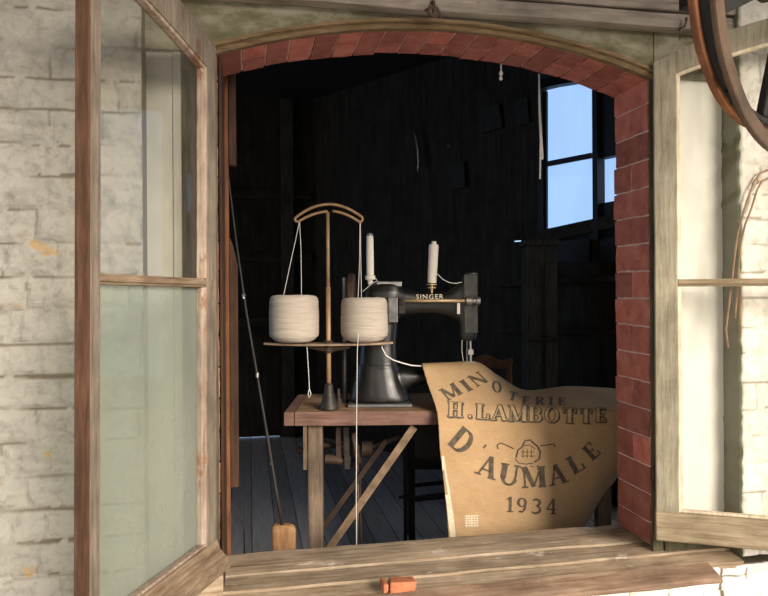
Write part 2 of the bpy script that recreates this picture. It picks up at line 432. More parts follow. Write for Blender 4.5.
# recess plaster strips beside the opening + masonry behind
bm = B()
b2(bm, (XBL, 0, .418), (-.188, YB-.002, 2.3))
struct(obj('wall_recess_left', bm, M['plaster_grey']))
bm = B(); b2(bm, (-.187, -.006, .418), (-.166, YB-.002, 2.3))
struct(obj('trim_1', bm, M['plaster_grey'], bev=.003))
bm = B(); b2(bm, (-.165, -.006, .418), (XL-.035, YB-.002, 1.81)); struct(obj('trim_shade_left', bm, M['frame_and_shade'], bev=.003))  # frame zone behind the left leaf, the leaf's shadow put into its dark colour
bm = B(); b2(bm, (XL-.034, 0, .418), (XL-.0965, YB-.002, 1.81)) if False else b2(bm, (-.165, 0, 1.811), (XL-.001, YB-.002, 2.3)); struct(obj('wall_recess_head', bm, M['plaster']))
bm = B(); b2(bm, (XR+.036, -.016, .44), (XBR-.001, -.001, .512)); struct(obj('trim_shade_right', bm, M['frame_and_shade'], bev=.002))  # dark strip standing in for the shadow below the right leaf
bm = B(); b2(bm, (XL+.003, .001, ZS-.01), (XL+.010, YB+.021, 1.795)); struct(obj('trim_19', bm, M['post_dark'], bev=.001))
bm = B(); b2(bm, (XR+.101, 0, .418), (XBR, YB-.002, 2.3)); b2(bm, (XR+.012, 0, .418), (XR+.101, .012, 2.3))
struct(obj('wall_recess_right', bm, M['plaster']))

bm = B(); b2(bm, (XR+.0005, -.012, ZS-.02), (XR+.034, -.0015, ZSP+.02)); struct(obj('trim_16', bm, M['frame_and_shade'], bev=.002))
bm = B(); b2(bm, (XL-.034, -.012, ZS-.02), (XL-.0005, -.0075, ZSP+.02)); struct(obj('trim_17', bm, M['frame_and_shade'], bev=.002))
bm = B(); b2(bm, (XL-.12, -.034, .430), (XL+.008, -.013, .492)); struct(obj('trim_21', bm, M['sill'], bev=.004))
# ---- red brick jamb and arch (one lining, bricks with mortar between)
bm = B(); lt = bm.verts.layers.float.new('tone')
def lbrick(fn, tone):
    """fn maps (a across 0..1, b along depth, c into the masonry) grid to world"""
    n = 5
    vv = {}
    def V(i, j, k):
        if (i, j, k) not in vv:
            v = bm.verts.new(fn(i/n, j/n, k)); v[lt] = tone; vv[(i, j, k)] = v
        return vv[(i, j, k)]
    for i in range(n):
        for j in range(n):
            f = bm.faces.new((V(i, j, 0), V(i+1, j, 0), V(i+1, j+1, 0), V(i, j+1, 0)))
    for i in range(n):
        for j in (0, n): bm.faces.new((V(i, j, 0), V(i+1, j, 0), V(i+1, j, 1), V(i, j, 1)))
    for j in range(n):
        for i in (0, n): bm.faces.new((V(i, j, 0), V(i, j+1, 0), V(i, j+1, 1), V(i, j, 1)))
def rag(p, s=.0022):
    return Vector((noise.noise(p*28), noise.noise(p*28+Vector((9, 2, 4))), noise.noise(p*28+Vector((1, 7, 3)))))*s
CH = .0805
def jamb(side, x):
    z = 1.171-CH*9; k = 0; g = .0026
    while z < ZSP+.02:
        za, zb = max(z, ZS-.0), z+CH
        spl = [(0, .5), (.5, 1)] if k % 2 else [(0, 1)]
        if k % 4 == 2: spl = [(0, 1)]
        for a, b in spl:
            e = random.uniform(-.004, .004); end = YB + (random.uniform(-.006, .006) if b == 1 else 0)
            xo = random.uniform(-.0008, .0008)
            def fn(i, j, q, za=za, zb=zb, a=a, b=b, end=end, xo=xo):
                y = (end*a+g) + ((end*b-g)-(end*a+g))*j
                zz = za+g+(zb-za-2*g)*i
                p = Vector((x+side*(xo + (.095 if q else 0)), y, zz))
                return p + (rag(p) if not q else Vector())
            if zb-za > .02: lbrick(fn, random.random())
        z += CH; k += 1
jamb(1, XR); jamb(-1, XL)
NV = 19
ang = math.asin(HALF/RA)
for i in range(NV):
    t0 = -ang + 2*ang*i/NV; t1 = -ang + 2*ang*(i+1)/NV
    g = .0024/RA
    for a, b in ([(0, .5), (.5, 1)] if i % 2 else [(0, 1)]):
        end = YB + (random.uniform(-.007, .007) if b == 1 else 0); ro = random.uniform(-.001, .001)
        def fn(p, q, k, t0=t0, t1=t1, a=a, b=b, end=end, ro=ro):
            t = t0+g+(t1-t0-2*g)*p; y = (end*a+.002)+((end*b-.002)-(end*a+.002))*q
            r = RA + ro + (.10 if k else 0)
            v = Vector((XC+math.sin(t)*r, y, ZC+math.cos(t)*r))
            return v + (rag(v, .0024) if not k else Vector())
        lbrick(fn, random.random())
# mortar body a hair behind the brick faces
nb = len(bm.faces)
b2(bm, (XR+.0036, .002, ZS), (XR+.09, YB-.006, ZSP+.03)); b2(bm, (XL-.09, .002, ZS), (XL-.0036, YB-.006, ZSP+.03))
seg = 40; rr = []
for i in range(seg+1):
    t = -ang-.03 + (2*ang+.06)*i/seg
    rr.append([bm.verts.new((XC+math.sin(t)*r, y, ZC+math.cos(t)*r)) for r, y in ((RA+.0038, .002), (RA+.0038, YB-.006), (RA+.097, YB-.006), (RA+.097, .002))])
for a, b in zip(rr, rr[1:]):
    for k in range(4): bm.faces.new((a[k], a[(k+1) % 4], b[(k+1) % 4], b[k]))
bm.faces.ensure_lookup_table()
for f in bm.faces[nb:]: f.material_index = 1
struct(obj('trim_2', bm, [M['brick'], M['mortar']]))
# masonry above the arch (seen only from the room)
bm = B(); xs = [XL-.10+(XR-XL+.2)*i/30 for i in range(31)]
for a, b in zip(xs, xs[1:]):
    b2(bm, (a, .005, max(arch(a, RA+.101), arch(b, RA+.101), ZSP+.05)), (b, YB-.004, 2.3))
struct(obj('wall_over_arch', bm, M['black']))
# stained plaster between arch and beam
bm = B(); lo, hi = XBL, XBR; N = 60
fr, bk_ = [], []
for i in range(N+1):
    x = lo+(hi-lo)*i/N
    zz = arch(x) + .004 if XL < x < XR else ZSP+.004
    zz = max(zz, ZSP+.004)
    fr.append((x, zz))
def slab(bm, f, ztop, y0, y1):
    q = [[bm.verts.new((x, y, z)) for (x, z0) in f for z in (z0,)] for y in (y0, y1)]
    q += [[bm.verts.new((x, y, ztop)) for (x, z0) in f] for y in (y0, y1)]
    n = len(f)
    for i in range(n-1):
        bm.faces.new((q[0][i], q[0][i+1], q[2][i+1], q[2][i])); bm.faces.new((q[1][i], q[3][i], q[3][i+1], q[1][i+1]))
        bm.faces.new((q[0][i], q[1][i], q[1][i+1], q[0][i+1])); bm.faces.new((q[2][i], q[2][i+1], q[3][i+1], q[3][i]))
    for i in (0, n-1): bm.faces.new((q[0][i], q[2][i], q[3][i], q[1][i]))
slab(bm, [p for p in fr if p[0] <= 1.132] + [(1.134, ZSP+.004)], 2.02, -.014, -.002)
slab(bm, [(1.137, ZSP+.004)] + [p for p in fr if p[0] > 1.14], 2.02, -.014, -.002)
struct(obj('wall_above', bm, M['olive']))
# beam: two whitewashed boards
bm = B()
def board(bm, x0, x1, y0, y1, z0, z1, n=30, seed=0, am=.004):
    rows = []
    for i in range(n+1):
        x = x0+(x1-x0)*i/n; a = am*noise.noise(Vector((x*3, seed, 0))); b = am*noise.noise(Vector((x*3, seed+5, 0)))
        rows.append([bm.verts.new((x, y, z)) for y, z in ((y0, z0+a), (y1, z0+a), (y1, z1+b), (y0, z1+b))])
    for p, q in zip(rows, rows[1:]):
        for k in range(4): bm.faces.new((p[k], p[(k+1) % 4], q[(k+1) % 4], q[k]))
    bm.faces.new(rows[0][::-1]); bm.faces.new(rows[-1])
board(bm, -1.05, 2.3, -.060, -.015, 1.931, 1.971, seed=1)
struct(obj('trim_3', bm, M['lintel'], bev=.003))
bm = B(); board(bm, -1.05, 2.3, -.066, -.015, 1.977, 2.15, seed=3)
struct(obj('trim_4', bm, M['lintel'], bev=.003))
# curved wooden moulding over the arch
bm = B(); prof = [(0, 0), (.0, -.020), (.008, -.027), (.013, -.022), (.016, -.030), (.024, -.030), (.027, -.018), (.027, 0)]
rings = []
for i in range(61):
    t = -ang*1.01 + 2.02*ang*i/60
    w = .0015*noise.noise(Vector((i*.4, 0, 0)))
    rings.append([bm.verts.new((XC+math.sin(t)*(RA-.001+a+w), y-.0145*0-.001, ZC+math.cos(t)*(RA-.001+a+w))) for a, y in prof])
for a, b in zip(rings, rings[1:]):
    for k in range(len(prof)): bm.faces.new((a[k], a[(k+1) % len(prof)], b[(k+1) % len(prof)], b[k]))
bm.faces.new(rings[0][::-1]); bm.faces.new(rings[-1])
struct(obj('trim_5', bm, M['moulding']))

# ---- sill
bm = B()
ZQ = ZS-.010
sp = [(YB+.012, ZQ+.004), (YB+.012, .41), (-.075, .41), (-.085, .432), (-.03, .443), (-.028, .449), (.05, .451), (.052, .443), (.060, .443), (.062, ZQ+.002), (.10, ZQ+.006)]
n = 60; rows = []
for i in range(n+1):
    x = XBL+.002 + (XBR+.0-XBL-.004)*i/n
    rows.append([bm.verts.new((x, y+.003*noise.noise(Vector((x*9, y*30, 0))), z+.003*noise.noise(Vector((x*7, y*25, 4))))) for y, z in sp])
for a, b in zip(rows, rows[1:]):
    for k in range(len(sp)): bm.faces.new((a[k], a[(k+1) % len(sp)], b[(k+1) % len(sp)], b[k]))
bm.faces.new(rows[0][::-1]); bm.faces.new(rows[-1])
struct(obj('trim_6', bm, M['sill']))
bm = B()
sp2 = [(-.080, .436), (-.080, .396), (-.128, .396), (-.138, .403), (-.136, .414), (-.126, .420)]
rows = []
for i in range(n+1):
    x = XBL-.20 + (1.25-XBL+.20)*i/n
    rows.append([bm.verts.new((x, y+.003*noise.noise(Vector((x*9, y*30, 3))), z+.004*noise.noise(Vector((x*8, z*40, 4))))) for y, z in sp2])
for a, b in zip(rows, rows[1:]):
    for k in range(len(sp2)): bm.faces.new((a[k], a[(k+1) % len(sp2)], b[(k+1) % len(sp2)], b[k]))
bm.faces.new(rows[0][::-1]); bm.faces.new(rows[-1])
struct(obj('trim_7', bm, M['sill_dark']))

# ------------------------------------------------------------------ casements
def leaf(name, label, hx, hy, rz, s, w, u0, zb, zm, zt_fn, mats, panes, tilt, st, stf, rail, nose, gd):
    """s = +1: inside face looks to local +y, -1: to -y. zt_fn(u) = outer top height"""
    r = thing(name, label, 'window', (hx, hy, 0), rz, 'open casement leaves')
    r.rotation_euler = (0, -tilt, rz)
    r.location += Vector((math.cos(rz), math.sin(rz), 0))*math.sin(tilt)*1.2
    mz, mx, mb = mats['z'], mats['x'], mats['b']; T = .030
    def Y(a): return s*a                         # a = 0 inside face, negative = outwards
    gi = u0+st; go = w-stf                       # glass edges
    # stiles
    for a, b, nm in ((u0, gi, 'hinge_stile'), (go, w, 'meeting_stile')):
        bm = B()
        n = 30
        rows = []
        for i in range(n+1):
            t = i/n; q = [zb+.01 + (zt_fn(u)-.002-zb-.01)*t for u in (a, b)]
            wv = .0015*noise.noise(Vector((t*9, a*9, 1)))
            rows.append([bm.verts.new((u+wv, Y(y), z)) for u, y, z in ((a, 0, q[0]), (b, 0, q[1]), (b, -T, q[1]), (a, -T, q[0]))])
        for p, q in zip(rows, rows[1:]):
            for k in range(4): bm.faces.new((p[k], p[(k+1) % 4], q[(k+1) % 4], q[k]))
        bm.faces.new(rows[0][::-1]); bm.faces.new(rows[-1])
        obj(nm, bm, mz, r, bev=.003)
    # bare edge board along the meeting stile
    bm = B(); b2(bm, (w+.0005, min(Y(0.002), Y(-T+.003)), zb+.01), (w+.006, max(Y(.002), Y(-T+.003)), zt_fn(w)-.004))
    e = obj('edge_strip', bm, M['edge'], r, bev=.002); e['label'] = 'bare dark brown edge'
    # top rail follows the arch
    bm = B(); rows = []; n = 16
    for i in range(n+1):
        u = gi-.02*0 + (go-gi)*i/n; zt = zt_fn(u); th = rail[1]
        rows.append([bm.verts.new((u, Y(y), z)) for y, z in ((0, zt-th), (0, zt), (-T, zt), (-T, zt-th))])
    for p, q in zip(rows, rows[1:]):
        for k in range(4): bm.faces.new((p[k], p[(k+1) % 4], q[(k+1) % 4], q[k]))
    bm.faces.new(rows[0][::-1]); bm.faces.new(rows[-1])
    obj('top_rail', bm, mats['z'], r)
    # bottom rail with its rounded drip nose
    zr = zb+rail[0]
    bm = B()
    poly = nose(zb, zr)
    wob = lambda a, b, u: Vector((u, Y(a+.0015*noise.noise(Vector((u*14, b*20, 1)))), b+.0015*noise.noise(Vector((u*11, a*30, 2)))))
    prism(bm, poly, wob, u0-.002, w, 24)
    obj('bottom_rail', bm, mx, r, bev=.003)
    # muntin
    bm = B(); b2(bm, (gi, min(Y(-.006), Y(-.028)), zm-.0105), (go, max(Y(-.006), Y(-.028)), zm+.0105))
    b2(bm, (gi, min(Y(-.001), Y(-.02)), zm-.005), (go, max(Y(-.001), Y(-.02)), zm+.006))
    obj('muntin', bm, mats['m'], r, bev=.003)
    # glazing beads
    def strip(u0_, u1_, z0, z1, z0b=None, z1b=None):
        bm = B(); n = 40
        rows = []
        for i in range(n+1):
            t = i/n; z = z0+(z1-z0)*t; k = .0022*noise.noise(Vector((t*22, u0_*50, 3)))
            rows.append([bm.verts.new((u, Y(y), z)) for u, y in ((u0_, -.002), (u1_+k, -.010), (u1_+k, -.022), (u0_, -.022))])
        for p, q in zip(rows, rows[1:]):
            for k in range(4): bm.faces.new((p[k], p[(k+1) % 4], q[(k+1) % 4], q[k]))
        bm.faces.new(rows[0][::-1]); bm.faces.new(rows[-1])
        obj('glazing_bead', bm, mb, r)
    tp = rail[1]
    strip(gi, gi+.010, zr, zm-.011); strip(gi, gi+.010, zm+.011, zt_fn(gi)-tp)
    strip(go, go-.006, zr, zm-.011); strip(go, go-.006, zm+.011, zt_fn(go)-tp)
    bm = B(); b2(bm, (gi, min(Y(-.003), Y(-.02)), zr), (go, max(Y(-.003), Y(-.02)), zr+.007)); obj('glazing_bead', bm, mb, r, bev=.002)
    bm = B(); n = 16; rows = []
    for i in range(n+1):
        u = gi+(go-gi)*i/n; z = zt_fn(u)-tp
        rows.append([bm.verts.new((u, Y(y), zz)) for y, zz in ((-.003, z), (-.02, z), (-.02, z-.007), (-.005, z-.007))])
    for p, q in zip(rows, rows[1:]):
        for k in range(4): bm.faces.new((p[k], p[(k+1) % 4], q[(k+1) % 4], q[k]))
    bm.faces.new(rows[0][::-1]); bm.faces.new(rows[-1]); obj('glazing_bead', bm, mb, r)
    # panes (3 mm glass)
    bm = B(); b2(bm, (gi-.004, min(Y(-.022), Y(-.025)), zr-.004), (go+.004, max(Y(-.022), Y(-.025)), zm))
    p1 = obj('pane', bm, panes[0], r)
    bm = B(); n = 12; rows = []
    for i in range(n+1):
        u = gi-.004+(go-gi+.008)*i/n; zt = zt_fn(u)-tp+.004
        rows.append([bm.verts.new((u, Y(y), z)) for y, z in ((-.022, zm), (-.022, zt), (-.025, zt), (-.025, zm))])
    for p, q in zip(rows, rows[1:]):
        for k in range(4): bm.faces.new((p[k], p[(k+1) % 4], q[(k+1) % 4], q[k]))
    bm.faces.new(rows[0][::-1]); bm.faces.new(rows[-1]); obj('pane', bm, panes[1], r)
    # hinges
    for z in (zb+.16, zm+.12, zt_fn(u0)-.12):
        bm = B(); tube(bm, [(u0-.004, Y(-T-.004), z-.03), (u0-.004, Y(-T-.004), z+.03)], .0055, 8); obj('hinge', bm, M['rust'], r)
    return r, p1
def noseL(zb, zr):
    return [(-.030, zr), (0, zr), (.004, zr-.008), (.010, zr-.022), (.022, zr-.034), (.034, zr-.043), (.039, zr-.053), (.036, zr-.064), (.028, zr-.070), (.0, zr-.068), (-.030, zr-.068)]
def noseR(zb, zr):
    return [(-.030, zr), (.002, zr), (.010, zr-.008), (.014, zr-.03), (.014, zb+.004), (.008, zb), (-.030, zb)]
PHL = R_(113.5)
LT = lambda u: 1.806 + .27*max(u, 0) - .17*max(u, 0)**2
lfl, paneL = leaf('casement_window', 'open left casement with dusty green lower pane and dark brown free edge', XL-.002, -.052, -PHL, 1, .495, 0, .504, 1.222, LT,
     dict(z=M['leaf_z'], x=M['leaf_x'], m=M['leaf_x'], b=M['bead']), (M['glass_dirty'], M['glass_clear']), R_(.8), .050, .032, (.090, .078), noseL, 0)
lfl.children[0]
RT = lambda u: 1.838 + .40*max(u+.018, 0) - .36*max(u+.018, 0)**2
lfr, _ = leaf('casement_window', 'open right casement of olive grey wood with clear panes before the bright white wall', XR+.002, -.052, -R_(28), -1, .56, -.014, .497, 1.216, RT,
     dict(z=M['leafr_z'], x=M['leafr_x'], m=M['leafr_x'], b=M['beadr']), (M['glass_right'], M['glass_right']), 0, .060, .055, (.080, .064), noseR, 0)

# ------------------------------------------------------------------ the room
ZCEIL = 2.75
WR_P = Vector((1.81, 1.92, 0)); WR_D = Vector((-.555, .832, 0)).normalized(); WR_N = Vector((-WR_D.y, WR_D.x, 0))  # points into the room (-x,-y)
if WR_N.dot(EYE-WR_P) < 0: WR_N = -WR_N
YBK = 3.84
def sz(x, y):
    p = onplane(x, y, WR_P, WR_N); return (p-WR_P).dot(WR_D), p.z
def cells(holes, s0, s1, z0, z1):
    S = sorted({s0, s1, *[h[0] for h in holes], *[h[1] for h in holes]}); Z = sorted({z0, z1, *[h[2] for h in holes], *[h[3] for h in holes]})
    for a, b in zip(S, S[1:]):
        for c, d in zip(Z, Z[1:]):
            m = ((a+b)/2, (c+d)/2)
            if any(h[0] < m[0] < h[1] and h[2] < m[1] < h[3] for h in holes): continue
            yield a, b, c, d
# right wall with the window opening and a few open chinks
w_s1, w_z1 = sz(543, 230); w_s0, w_z0 = sz(640, 84)
zlo = sz(570, 231)[1]-.03; zhi = sz(570, 84)[1]+.03
holes = [(w_s0, w_s1, zlo, zhi), (-1.70, -.56, .0, 2.30)]   # the window, and an unseen doorway added to let sky light onto the floor
for x, y, dw, dh in ((395, 154, 8, 1.4), (418.5, 150, 3.0, 2.2), (448, 146, 3.4, 4.5), (478.5, 122, 1.6, 4.0), (516, 241, 10, 1.6)):
    s, z = sz(x, y); ss = abs(sz(x+dw/2, y)[0]-sz(x-dw/2, y)[0]); zz = abs(sz(x, y+dh/2)[1]-sz(x, y-dh/2)[1])
    holes.append((s-ss/2, s+ss/2, z-zz/2, z+zz/2))
bm = B()
for a, b, c, d in cells(holes, -1.75, 2.6, 0, ZCEIL):
    p = WR_P + WR_D*((a+b)/2) - WR_N*.02
    box(bm, (p.x, p.y, (c+d)/2), (b-a, .04, d-c), Matrix.Rotation(math.atan2(WR_D.y, WR_D.x), 3, 'Z'))
bmesh.ops.remove_doubles(bm, verts=bm.verts[:], dist=1e-5)
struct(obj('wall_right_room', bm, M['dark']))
ROTW = Matrix.Rotation(math.atan2(WR_D.y, WR_D.x), 3, 'Z')
def onw(s, z, off=0): 
    p = WR_P + WR_D*s + WR_N*off; return Vector((p.x, p.y, z))
# window in the right wall: frame, bars, panes; hangs a little askew
win = bpy.data.objects.new('window_1', None); COL.objects.link(win); win.location = onw((w_s0+w_s1)/2, (zlo+zhi)/2); struct(win)
def wlocal(p): return p - win.location
TIL = R_(4.5)
bm = B()
hs = abs(w_s1-w_s0)/2; hz = (zhi-zlo)/2
for ds, dz, wx, wz in ((-hs, 0, .05, 2*hz), (hs, 0, .03, 2*hz), (0, -hz, 2*hs, .05), (0, hz, 2*hs, .05)):
    box(bm, WR_D*ds + Vector((0, 0, dz)), (wx, .06, wz), ROTW)
obj('window_frame', bm, M['winframe'], win)
def wpt(x, y, off=0): return onplane(x, y, WR_P+WR_N*off, WR_N)
bm = B()
def wbar(x0, y0, x1, y1, w, off=.0): beam(bm, wlocal(wpt(x0, y0, off)), wlocal(wpt(x1, y1, off)), .03, w, WR_N)
wbar(545, 92, 545, 236, .018); wbar(545, 164.5, 592, 155.5, .016)
obj('glazing_bar', bm, M['winframe'], win)
bm = B(); wbar(598, 70, 599, 240, .085, .02); obj('mullion', bm, M['winframe'], win)
bm = B()
def quadslab(pts, off0, off1):
    v = [bm.verts.new(wlocal(wpt(x, y))+WR_N*off0) for x, y in pts] + [bm.verts.new(wlocal(wpt(x, y))+WR_N*off1) for x, y in pts]
    for q in ((0, 1, 2, 3), (7, 6, 5, 4), (0, 4, 5, 1), (1, 5, 6, 2), (2, 6, 7, 3), (3, 7, 4, 0)): bm.faces.new([v[i] for i in q])
quadslab([(540, 165.5), (596, 155), (596, 60), (540, 60)], -.008, -.004); obj('pane', bm, M['glass_room'], win)
bm = B(); quadslab([(540, 245), (596, 240), (596, 155), (540, 165.5)], -.008, -.004); obj('pane', bm, M['glass_room'], win)
bm = B(); quadslab([(600, 240), (640, 240), (640, 60), (600, 60)], -.008, -.004); obj('pane', bm, M['glass_room'], win)
bm = B(); quadslab([(540, 232.5), (592, 222), (592, 262), (540, 262)], -.03, .03); obj('bottom_rail', bm, M['winframe'], win)
bm = B(); quadslab([(603, 204), (645, 196), (645, 262), (603, 262)], -.03, .03); obj('bottom_rail', bm, M['winframe'], win)
bm = B(); quadslab([(603, 159), (645, 150), (645, 50), (603, 50)], -.03, .03); obj('top_board', bm, M['winframe'], win)
bm = B(); quadslab([(540, 89), (596, 80), (596, 40), (540, 40)], -.03, .03); obj('top_board', bm, M['winframe'], win)
# dark boards and rails on the right wall, below the window
bm = B()
def wrail(x0, y0, x1, y1, w, t=.03): beam(bm, wpt(x0, y0, t/2+.002), wpt(x1, y1, t/2+.002), t, w, WR_N)
wrail(540, 237, 640, 216, .05, .07)
struct(obj('trim_8', bm, M['dark_x']))
bm = B(); wrail(500, 284, 650, 277, .16, .03); struct(obj('trim_9', bm, M['dark_x']))
bm = B(); wrail(500, 330, 650, 331, .09, .03); struct(obj('trim_10', bm, M['dark_x']))
# back wall of boards, a door with a light gap beneath it
bm = B(); x = -2.4; k = 0
DX0, DX1 = -.32, .14
while x < 1.6:
    w = random.uniform(.13, .19)
    a, b = x, x+w-.003
    t = random.uniform(0, .006)
    b2(bm, (a, YBK+t, 0 if (b < DX0 or a > DX1) else .014), (b, YBK+.04, ZCEIL)); x += w
b2(bm, (-2.4, YBK+.02, .014), (1.6, YBK+.05, ZCEIL))
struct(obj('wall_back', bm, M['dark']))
bm = B()
for (z0, z1) in ((1.92, 2.0), (1.42, 1.50), (.9, .97)): b2(bm, (-2.4, YBK-.03, z0), (.5, YBK-.001, z1))
struct(obj('trim_11', bm, M['dark_x'], bev=.004))
bm = B()
for xx in (-.40, .30): b2(bm, (xx-.05, YBK-.055, .014), (xx+.05, YBK-.031, ZCEIL-.02))
struct(obj('trim_12', bm, M['grey_post'], bev=.004))
bm = B(); b2(bm, (-2.44, YB, 0), (-2.40, 1.0, ZCEIL)); b2(bm, (-2.44, 3.3, 0), (-2.40, YBK+.05, ZCEIL)); b2(bm, (-2.44, 1.0, 0), (-2.40, 3.3, .7)); b2(bm, (-2.44, 1.0, 2.5), (-2.40, 3.3, ZCEIL))
struct(obj('wall_left_room', bm, M['dark']))   # its unseen wide opening is added to brighten the floor
pe = WR_P + WR_D*2.62 - WR_N*.04; pn = WR_P - WR_D*1.78 - WR_N*.04
bm = B(); prism(bm, [(-2.44, -.02), (3.6, -.02), (3.6, YB+.03), (pn.x, YB+.03), (pn.x, pn.y), (pe.x, pe.y), (-2.44, YBK+.06)], lambda a, b, t: Vector((a, b, t)), ZCEIL, ZCEIL+.05); struct(obj('ceiling', bm, M['black']))
bm = B(); b2(bm, (-2.44, YB-.0, -.05), (3.2, YBK+.3, 0)); struct(obj('floor', bm, M['floor']))
bm = B(); b2(bm, (-7, -9, -.40), (8, -.062, -.36)); struct(obj('floor_outside', bm, M['ground']))
# inner wall face (rest of the wall at the right of the opening), dark
bm = B(); b2(bm, (XR+.1, YB-.002, 0), (3.6, YB+.02, ZCEIL)); b2(bm, (-2.4, YB-.002, 0), (XL-.06, YB+.02, ZCEIL))
b2(bm, (XL-.06, YB-.002, 0), (XR+.1, YB+.02, ZS-.05)); b2(bm, (XL-.06, YB-.002, ZAP+.11), (XR+.1, YB+.02, ZCEIL))
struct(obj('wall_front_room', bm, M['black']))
# brown wooden lining boards inside the left jamb
bm = B(); b2(bm, (-.108, YB+.022, .0), (-.058, YB+.075, 1.95)); struct(obj('trim_13', bm, M['post'], bev=.003))
bm = B(); b2(bm, (-.057, YB+.03, 1.56), (-.036, YB+.06, 1.95)); struct(obj('trim_14', bm, M['post_dark'], bev=.003))
bm = B()
p = [(-.058, 1.28), (-.058, 1.36), (-.046, 1.33), (-.034, 1.275), (-.034, .64), (-.058, .64)]
prism(bm, p, lambda a, b, t: Vector((a, t, b)), YB+.03, YB+.06); struct(obj('trim_15', bm, M['post_dark'], bev=.002))
# porch roof above the yard side
bm = B(); b2(bm, (-3.2, -1.75, 2.42), (4.2, -.062, 2.47))
for xx in (-1.6, -.4, .8, 2.0): b2(bm, (xx-.05, -1.75, 2.30), (xx+.05, -.062, 2.419))
struct(obj('ceiling_porch', bm, M['porch']))

# ------------------------------------------------------------------ things in the room
def frame(d, cx, cy):
    """local frame facing the viewer: origin point, and pixel->metre functions at that distance"""
    s = d/F
    return at(cx, cy, d), (lambda x: (x-cx)*s), (lambda y: -(y-cy)*s)
RZ = -YAW
# ---- sewing table
D_T = 2.45
o0, lx, lz = frame(D_T, 460, 411)
ZT = o0.z
tb = thing('sewing_table', 'worn brown wooden sewing table carrying the machine and the twine stand', 'table', (o0.x, o0.y, 0), RZ)
TD = .42
xl, xr = lx(283.5), lx(640)
xe = lx(294)
bm = B(); board(bm, xe+.001, xr, 0, TD, ZT-.050, ZT, n=20, seed=8, am=.002)
tt = obj('tabletop', bm, [M['table'], M['table_edge']], tb, bev=.003)
for p_ in tt.data.polygons:
    if abs(p_.normal.y) > .7: p_.material_index = 1
bm = B(); b2(bm, (xl, .004, ZT-.050), (xe-.001, TD, ZT-.002)); obj('end_batten', bm, M['table_edge'], tb, bev=.003)
bm = B(); b2(bm, (lx(322), .06, ZT-.135), (xr-.06, .085, ZT-.0505)); b2(bm, (lx(322), TD-.07, ZT-.135), (xr-.06, TD-.045, ZT-.0505))
# aprons only at the right, behind the sack
bm.free(); bm = B(); b2(bm, (lx(416), .10, ZT-.19), (lx(520), .12, ZT-.0505)); obj('apron', bm, M['chair_dk'], tb)
for x0, x1, y in ((306.5, 321, .03), (600, 614, .03)):
    bm = B(); b2(bm, (lx(x0), y, 0), (lx(x1), y+.05, ZT-.0505)); obj('leg', bm, M['leg'], tb, bev=.004)
for x0, x1, y in ((303, 314, TD-.09), (590, 602, TD-.09)):
    bm = B(); b2(bm, (lx(x0), y, 0), (lx(x1), y+.04, ZT-.0505)); obj('leg', bm, M['chair_dk'], tb, bev=.004)
bm = B(); b2(bm, (lx(302.5), .015, lz(470)+ZT), (lx(306), .03, ZT-.0505)); obj('cleat', bm, M['leg'], tb)
def lp(x, y, dy=0):    # pixel to the table's local frame, dy behind its front
    k = (D_T+dy)/D_T
    return Vector(((x-384)/F*(D_T+dy) - (460-384)/F*D_T, dy, ZT + (-(y-CY)/F*(D_T+dy)) - (-(411-CY)/F*D_T)))
bm = B(); a, b = lp(414, 426.5, .04), lp(316, 565, .04); beam(bm, a, b, .027, .010, Vector((0, 1, 0))); obj('brace', bm, M['bar'], tb)
bm = B(); a, b = lp(386, 440, .22), lp(318, 532, .22); beam(bm, a, b, .020, .012, Vector((0, 1, 0))); obj('brace', bm, M['rust'], tb)
# drive gear hung beneath the top
g_ = bpy.data.objects.new('drive_gear', None); COL.objects.link(g_); g_.parent = tb
bm = B(); b2(bm, lp(336, 426, .2)-Vector((0, .012, 0)), lp(341, 462, .2)+Vector((0, .012, .0))); tube(bm, [lp(325, 458, .2), lp(350, 460, .2)], .018, 10); obj('shaft_bracket', bm, M['rust'], g_)
bm = B(); beam(bm, lp(346, 426, .18), lp(347, 468, .18), .02, .016, Vector((0, 1, 0))); obj('link', bm, M['iron'], g_)
bm = B(); beam(bm, lp(354, 432, .19), lp(358, 462, .19), .018, .02, Vector((0, 1, 0))); obj('link', bm, M['rust'], g_)
bm = B(); tube(bm, [lp(357, 455, .24), lp(357.5, 500, .24), lp(355, 556, .24)], .004, 6); obj('rod', bm, M['bar'], g_)
bm = B(); tube(bm, [lp(361, 455, .25), lp(359, 500, .25), lp(361, 556, .25)], .004, 6); obj('rod', bm, M['rust'], g_)
bm = B(); tube(bm, [lp(322, 444, .25), lp(340, 446, .25), lp(372, 447, .25), lp(400, 436, .25)], .010, 8)
lathe(bm, [(.012, -.02), (.030, -.02), (.030, .02), (.012, .02)], 16, lp(367, 448, .25), (1, 0, 0)); obj('drive_shaft', bm, M['rust'], g_)
bm = B(); lathe(bm, [(.02, -.012), (.06, -.012), (.062, 0), (.06, .012), (.02, .012)], 24, lp(352, 452, .27), (1, .25, 0)); obj('pulley', bm, M['iron'], g_)
bm = B(); lathe(bm, [(.01, 0), (.013, .004), (.013, .02), (.005, .024)], 10, lp(302, 449, .1)-Vector((.02, 0, 0)), (1, 0, 0)); obj('knob', bm, M['rust'], g_)

